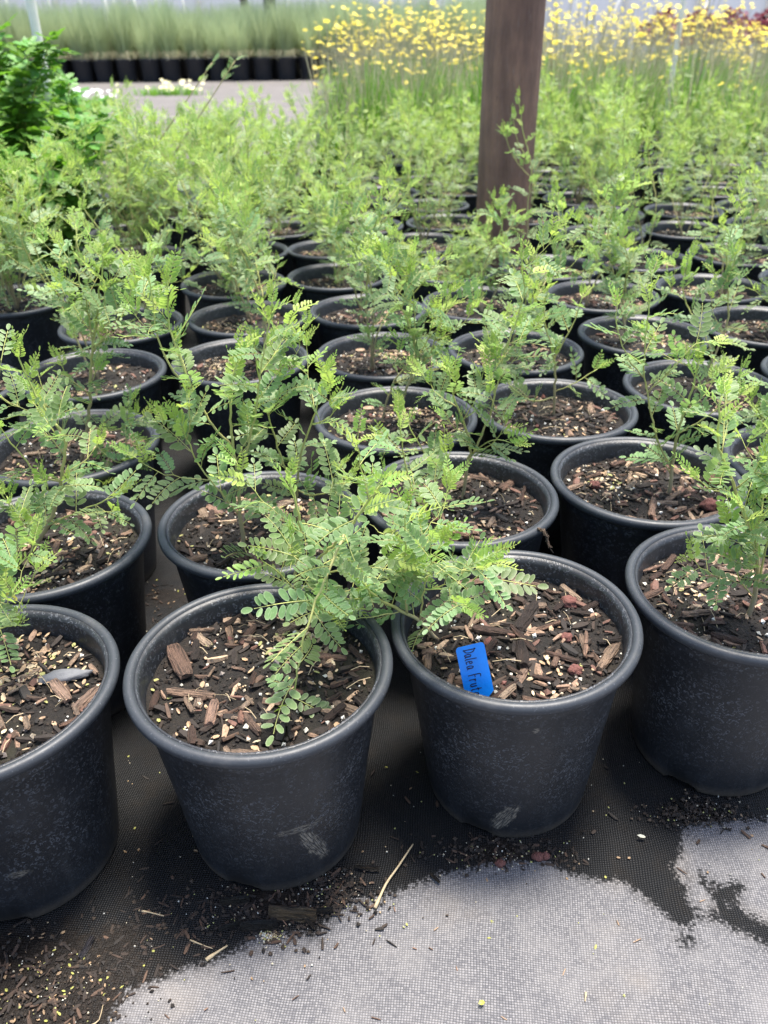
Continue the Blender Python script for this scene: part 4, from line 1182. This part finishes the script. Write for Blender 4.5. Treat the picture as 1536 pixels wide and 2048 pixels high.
# low flowering plants on the path
for (u, v, mat, lab, wid, n) in ((180, 213, 'petal_white', 'low clump of white flowers on the gravel path', .34, 26), (335, 190, 'petal_pale', 'low clump of pale yellow flowers on the gravel path', .42, 34)):
    c0 = on_plane(u, v, 0); rng = random.Random(int(u)); fo, fl = MB(), MB()
    for q in range(260):
        p = Vector((rng.gauss(0, wid * .6), rng.gauss(0, .12), 0)); az = rng.uniform(0, 6.28); d = Vector((math.cos(az), math.sin(az), 0))
        ribbon(fo, [p, p + d * .03 + Vector((0, 0, .08)), p + d * .08 + Vector((0, 0, rng.uniform(.06, .14)))], .016, (.5, rng.random(), rng.random(), 1), 0, Vector((-d.y, d.x, 0)))
    for q in range(n):
        flower_geo(fl, Vector((rng.gauss(0, wid * .62), rng.gauss(0, .10), rng.uniform(.06, .2))), Vector((rng.gauss(0, .3), -.5, 1)), rng.uniform(.025, .045), rng)
    root = empty('flower_clump', c0)
    a_ = link('foliage', fo.build('foliage', [M['broad']]), root); a_['kind'] = 'stuff'
    a_ = link('flowers', fl.build('flowers', [M[mat], M[mat]]), root); a_['kind'] = 'stuff'
    tag(root, lab, 'flowers')

# maroon shrubs behind the daisies
for i, (u, yy) in enumerate(((1330, 10.5), (1400, 10.8), (1465, 10.4), (1530, 10.7))):
    c0 = on_y(u, 20, yy); rng = random.Random(i + 5); fo, st = MB(), MB()
    for q in range(420):
        a_ = rng.uniform(0, 6.28); el = rng.uniform(.1, 1.5); r = .36 * rng.uniform(.5, 1)
        p = Vector((r * math.cos(a_) * math.cos(el), r * math.sin(a_) * math.cos(el), .62 + .36 * rng.uniform(.5, 1) * math.sin(el)))
        add_flake(fo, p, .07, .035, rng, (.4, rng.random(), rng.random()), 0, 1.2)
    for q in range(6):
        a_ = q * 1.05
        st.tube([(0, 0, 0), (.05 * math.cos(a_), .05 * math.sin(a_), .4), (.2 * math.cos(a_), .2 * math.sin(a_), .8)], .008, 5, 0, [(.1, 0, 0, 1)] * 3)
    root = empty('maroon_shrub', (c0.x, yy, 0))
    a_ = link('foliage', fo.build('foliage', [M['maroon']]), root); a_['kind'] = 'stuff'
    a_ = link('stems', st.build('stems', [M['stem']]), root); a_['kind'] = 'stuff'
    tag(root, 'maroon leaved shrub beyond the bed of yellow daisies', 'shrub', 'maroon shrubs behind the daisies')

# far shade house: pale panels between white posts
root = empty('shade_house', (0, 34, 0))
pan = MB(); vs = [(-1.2, -.03, .1), (1.2, -.03, .1), (1.2, -.03, 4), (-1.2, -.03, 4), (-1.2, .03, .1), (1.2, .03, .1), (1.2, .03, 4), (-1.2, .03, 4)]
BOXF = [(0, 1, 2, 3), (7, 6, 5, 4), (4, 5, 1, 0), (3, 2, 6, 7), (1, 5, 6, 2), (4, 0, 3, 7)]
pan.add(vs, BOXF); pan_me = pan.build('panel', [M['farwall']], False)
pp = MB(); pp.tube([(0, -.1, 0), (0, -.1, 4.3)], .07, 8); pp_me = pp.build('frame_post', [M['stake']])
for i in range(-9, 10):
    link('panel', pan_me, root, loc=(i * 2.5, 0, 0)); link('frame_post', pp_me, root, loc=(i * 2.5 + 1.25, 0, 0))
tag(root, 'pale panelled shade house far behind all the beds', 'shade house')

# ------------------------------------------------------------------ small things
# blue name tag stuck in the soil
bl, br = on_plane(934, 1403, SOIL_Z + .001), on_plane(992, 1407, SOIL_Z + .001)
tl = on_plane(910, 1292, SOIL_Z + .055); tr = on_plane(968, 1288, SOIL_Z + .055)
cb, ct = (bl + br) / 2, (tl + tr) / 2
ax_v = (cb - ct).normalized(); ax_w = (tr - tl); ax_w = (ax_w - ax_v * ax_w.dot(ax_v)).normalized()
nrm = ax_w.cross(ax_v); nrm = nrm if nrm.z > 0 else -nrm
TW = ((tr - tl).length + (br - bl).length) / 2
TL = (cb - ct).length + .003
b_ = MB(); th = .0009; rc = .003
outl = [(-TW / 2 + rc, 0), (TW / 2 - rc, 0), (TW / 2 - .3 * rc, .3 * rc), (TW / 2, rc), (TW / 2, TL * .8), (0, TL), (-TW / 2, TL * .8), (-TW / 2, rc), (-TW / 2 + .3 * rc, .3 * rc)]
n = len(outl)
vs = [ax_w * x + ax_v * y + nrm * th / 2 for x, y in outl] + [ax_w * x + ax_v * y - nrm * th / 2 for x, y in outl]
b_.add(vs, [tuple(range(n)), tuple(range(2 * n - 1, n - 1, -1))] + [(i, n + i, n + (i + 1) % n, (i + 1) % n) for i in range(n)])
tag_o = link('plant_tag', b_.build('plant_tag', [M['tag']], False), loc=ct)
tag(tag_o, 'bright blue plastic plant tag with handwritten black lettering stuck in soil', 'plant tag')
GL = {'D': [[(.05, 0), (.1, 1), (.0, .97), (.42, .9), (.62, .6), (.5, .2), (.0, .02)]], 'a': [[(.5, .5), (.25, .58), (.05, .3), (.15, .03), (.38, .1), (.5, .5), (.5, .15), (.62, .02)]],
      'l': [[(.15, 1), (.1, .1), (.25, .02)]], 'e': [[(.05, .3), (.45, .36), (.4, .55), (.18, .55), (.05, .3), (.15, .04), (.48, .08)]], 'F': [[(.1, 0), (.12, 1), (.62, 1.04)], [(.1, .55), (.5, .58)]],
      'r': [[(.08, .55), (.1, 0)], [(.1, .35), (.25, .55), (.42, .5)]], 'u': [[(.05, .55), (.08, .1), (.28, .02), (.45, .15), (.47, .55), (.5, .02)]], 't': [[(.25, .9), (.22, .1), (.4, .02)], [(.02, .6), (.48, .62)]],
      's': [[(.42, .5), (.15, .55), (.12, .36), (.4, .25), (.35, .05), (.05, .05)]], 'c': [[(.45, .48), (.2, .55), (.05, .28), (.2, .03), (.48, .1)]]}
b_ = MB(); y = .004
HT = TW * .40
for ch in 'Dalea Frutes':
    if ch == ' ': y += HT * .4; continue
    for st_ in GL[ch]:
        P_ = [ax_v * (y + p[0] * HT * .48) + ax_w * (-TW * .26 + p[1] * HT) + nrm * (th / 2 + .0003) for p in st_]
        P_ = smooth_path(P_, .0008) if len(P_) > 2 else P_
        for i in range(len(P_) - 1):
            d = (P_[i + 1] - P_[i]); 
            if d.length < 1e-6: continue
            sdv_ = d.normalized().cross(nrm) * .00045; e = d.normalized() * .0003
            b_.add([P_[i] - sdv_ - e, P_[i + 1] - sdv_ + e, P_[i + 1] + sdv_ + e, P_[i] + sdv_ - e], [(0, 1, 2, 3)])
    y += HT * (.40 if ch != 'l' else .22)
link('lettering', b_.build('lettering', [M['ink']], False), tag_o)

# flat grey stone, red lumps, root, twig, bark on the ground
def stone(name, c0, rx, ry, rz_, mat, seed, rot=0, flat=False):
    rng = random.Random(seed); b_ = MB(); nu, nv = 18, 11; vs, fs = [], []
    for j in range(nv + 1):
        ph = math.pi * j / nv
        for i in range(nu):
            t = 2 * math.pi * i / nu; v = Vector((math.sin(ph) * math.cos(t), math.sin(ph) * math.sin(t), math.cos(ph)))
            f = 1 + .32 * noise.noise(v * 1.7 + Vector((seed, 0, 0))) + (.30 if not flat else .12) * noise.noise(v * 4.0 + Vector((seed, 3, 0)))
            vs.append((v.x * rx * f, v.y * ry * f * (1 - .45 * max(0, v.x) * flat), v.z * rz_ * f))
    for j in range(nv):
        for i in range(nu):
            i2 = (i + 1) % nu
            fs.append((j * nu + i, j * nu + i2, (j + 1) * nu + i2, (j + 1) * nu + i))
    b_.add(vs, fs)
    return link(name, b_.build(name, [mat]), loc=c0, rot=(0, 0, rot))
p = on_plane(130, 1352, SOIL_Z + .012)
tag(stone('grey_stone', p, .026, .0095, .005, M['greystone'], 4, R(12), True), 'flat pale grey stone lying on pale chips in a front pot', 'stone')
for (u, v, r, lab) in ((1076, 1713, .0065, 'larger rough red pebble by the base of the tagged pot'), (1091, 1712, .005, 'smaller red pebble touching the larger one by the tagged pot'), (1001, 1727, .0055, 'rough red pebble lying on the edge of wet fabric before the tagged pot')):
    p = on_plane(u, v, .006 + r * .6)
    tag(stone('red_pebble', p, r, r * .85, r * .8, M['redstone'], int(u), 0), lab, 'pebble', 'red pebbles on the fabric')
for (u, v, r, pot_, g) in ((1133, 1275, .007, None, 0), (1137, 1205, .010, None, 0), (978, 1287, .008, None, 0), (1150, 1340, .008, None, 0), (1155, 1010, .007, None, 0), (1190, 970, .008, None, 0), (1420, 1010, .012, None, 1), (1430, 962, .013, None, 1)):
    p = on_plane(u, v, SOIL_Z + .010 + r * .3)
    tag(stone('red_stone', p, r, r * .8, r * .7, M['redstone'], int(u + v), u), 'small rough red volcanic stone lying on potting bark', 'stone', 'red stones on the bark')
b_ = MB(); pts = [(1040, 1072), (1066, 1064), (1082, 1058), (1092, 1068), (1096, 1085), (1103, 1100), (1105, 1108)]
zz = [.222, .237, .252, .251, .240, .230, .224]
P_ = smooth_path([on_plane(x, y, z) for (x, y), z in zip(pts, zz)], .003)
o0 = P_[0]; rng = random.Random(3)
for k_ in range(7):
    b_.tube([q - o0 + Vector((rng.gauss(0, .0016), rng.gauss(0, .0016), rng.gauss(0, .0014))) for q in P_[: len(P_) - rng.randint(0, 6)]], .0007, 4)
tag(link('dried_root', b_.build('dried_root', [M['root']]), loc=o0), 'tangled dried root strand hanging over a pot rim', 'root')
def ground_stick(name, pts, r, mat, label, cat, group=None, lift=.007):
    b_ = MB(); P_ = [on_plane(x, y, lift + (z if z else 0)) for x, y, z in pts]; o0 = P_[0]; P_ = smooth_path(P_, .006)
    b_.tube([q - o0 for q in P_], [r * (1.3 if i < 2 else 1 - .5 * i / len(P_)) for i in range(len(P_))], 6)
    tag(link(name, b_.build(name, [mat]), loc=o0), label, cat, group)
ground_stick('dry_twig', [(750, 1816, .001), (772, 1768, .002), (795, 1735, .004), (826, 1688, .006)], .0016, M['twig'], 'long pale dry twig lying between the two middle front pots', 'twig')
ground_stick('dry_twig', [(412, 1920, .001), (432, 1906, 0), (455, 1891, .001)], .0017, M['twig'], 'short reddish twig on the edge of the wet patch', 'twig')
ground_stick('dry_twig', [(278, 1821, .001), (300, 1825, .001), (328, 1832, .001)], .0009, M['twig'], 'thin straw on dark wet fabric between two front pots', 'twig')
ground_stick('dry_twig', [(380, 1880, .001), (405, 1890, .001), (425, 1897, .001)], .0007, M['twig'], 'thinnest straw beside the short reddish twig', 'twig')
ground_stick('dry_twig', [(1172, 1985, .001), (1171, 1995, .001), (1170, 2003, .001)], .0009, M['twig'], 'tiny straw alone on dry grey fabric', 'twig')
ground_stick('dry_twig', [(183, 2050, .001), (198, 2040, .002), (206, 2010, .001)], .0006, M['twig'], 'curved white fibre on the brown dirt', 'twig')
bark = [(585, 1825, .050, -.1, 'long split wet bark piece at the base of the drooping pot', 1.0), (470, 1800, .032, .1, 'dark wet bark piece by the notch of the drooping pot', .8), (520, 1850, .038, .05, 'blackest flat bark piece lying clear of the drooping pot', .9),
        (460, 1852, .024, .3, 'thin dark bark sliver beside the blackest bark piece', .5), (640, 1822, .026, .15, 'dark pointed bark piece touching the long split piece', .6), (620, 1845, .018, -.8, 'small dark bark scrap behind the sand patch', .5), (172, 1895, .022, 1.3, 'grey upright bark chunk on the brown dirt', .9), (1362, 1610, .022, -1.2, 'dark bark sliver between the tagged pot and its thick-stemmed neighbour', .4),
        (735, 1735, .026, -.1, 'black bark strip beside the foot of the drooping pot', .4), (870, 1755, .015, -.9, 'small dark chip near the wet edge in front of the tagged pot', .6)]
for i, (u, v, L, a_, lab, wf) in enumerate(bark):
    rng = random.Random(i + 31); dk = rng.choice(((.035, .024, .016), (.05, .036, .026), (.022, .017, .014)))
    if i == 0: dk = (.24, .17, .095)
    if i == 6: dk = (.10, .09, .10)
    bm_ = long_chip(rng, .16 + .14 * wf, dk, M['wetpiece']); bm_.name = 'bark_piece'
    tag(link('bark_piece', bm_, loc=on_plane(u, v, .010), rot=(0, 0, a_), scale=L), lab, 'bark', 'bark pieces on the fabric')
b_ = MB(); add_flake(b_, (0, 0, 0), .0065, .0045, random.Random(2), (.3, .8, .5), 0, .2)
tag(link('fallen_leaflet', b_.build('fallen_leaflet', [M['yellow_leaf']]), loc=on_plane(963, 2005, .012)), 'tiny yellow green leaflet fallen on the dry grey fabric', 'leaf')
b_ = MB(); add_flake(b_, (0, 0, 0), .0095, .0045, random.Random(5), (.42, .42, .34), 0, .2)
tag(link('dry_leaflet', b_.build('dry_leaflet', [M['bit']]), loc=on_plane(1283, 1672, .012), rot=(0, 0, R(60))), 'pale papery leaflet on the wet fabric beside the tagged pot', 'leaf')

# loose grit and litter on the fabric: nobody could count it
rng = random.Random(17); b_ = MB()
def litter(u, v, kind):
    p = on_plane(u, v, .0075)
    for (cx, cy) in (PA, PB, PR1, PZ0):
        if math.hypot(p.x - cx * D, p.y - cy * D) < .345 * D: return
    if kind == 0: add_lump(b_, p, rng.choice((.0007, .001, .0014)), rng, rng.choice(((.5, .44, .32), (.42, .42, .15), (.4, .29, .17), (.55, .53, .46))), 1)
    elif kind == 1: add_lump(b_, p, rng.choice((.0012, .002, .003)), rng, rng.choice(((.03, .02, .014), (.05, .034, .022), (.018, .014, .011))), 0)
    elif kind == 2: add_chip(b_, p, rng.uniform(.004, .014), rng.uniform(.0012, .004), .0012, rng, rng.choice(WOODS[:6]), 0, .15)
    elif kind == 4: add_chip(b_, p, rng.uniform(.003, .009), .0012, .0008, rng, rng.choice(((.24, .14, .09), (.32, .22, .14), (.12, .07, .045))), 0, .15)
    else: add_flake(b_, p, rng.uniform(.003, .006), rng.uniform(.0018, .003), rng, rng.choice(((.3, .2, .11), (.24, .16, .09), (.32, .32, .08))), 1, .3)
for _ in range(650): litter(rng.gauss(90, 110), rng.gauss(1965, 60), rng.choice((0, 1, 1, 1, 1, 2, 2, 3)))
for _ in range(500): litter(rng.gauss(480, 120), rng.gauss(1830, 35), rng.choice((0, 1, 1, 1, 2, 2)))
for _ in range(260): litter(rng.gauss(1010, 90), rng.gauss(1705, 18), rng.choice((0, 1, 1, 2)))
for _ in range(260): litter(rng.gauss(1390, 60), rng.gauss(1625, 16), rng.choice((0, 1, 1, 1)))
for _ in range(260): litter(rng.gauss(670, 50), rng.gauss(1780, 25), rng.choice((0, 1, 1, 2)))
for _ in range(160): litter(rng.uniform(280, 420), rng.uniform(1150, 1330), rng.choice((0, 1, 2, 3)))
for _ in range(160): litter(rng.uniform(240, 1536), rng.uniform(1500, 1760), rng.choice((0, 0, 2, 3)))
for _ in range(46): litter(rng.uniform(300, 1536), rng.uniform(1790, 2048), rng.choice((0, 0, 4, 4, 3)))
for _ in range(140): litter(rng.gauss(540, 14), rng.gauss(1872, 6), 0)
for _ in range(130): litter(rng.gauss(1370, 20), rng.gauss(1622, 12), 1)
tag(link('ground_litter', b_.build('ground_litter', [M['chip'], M['bit']], False)), 'fine grit, crumbs and scraps strewn over the fabric', 'litter', kind='stuff')
print('objects', len(bpy.data.objects), 'leaves', sum(1 for o in bpy.data.objects if o.name.startswith('leaf')))
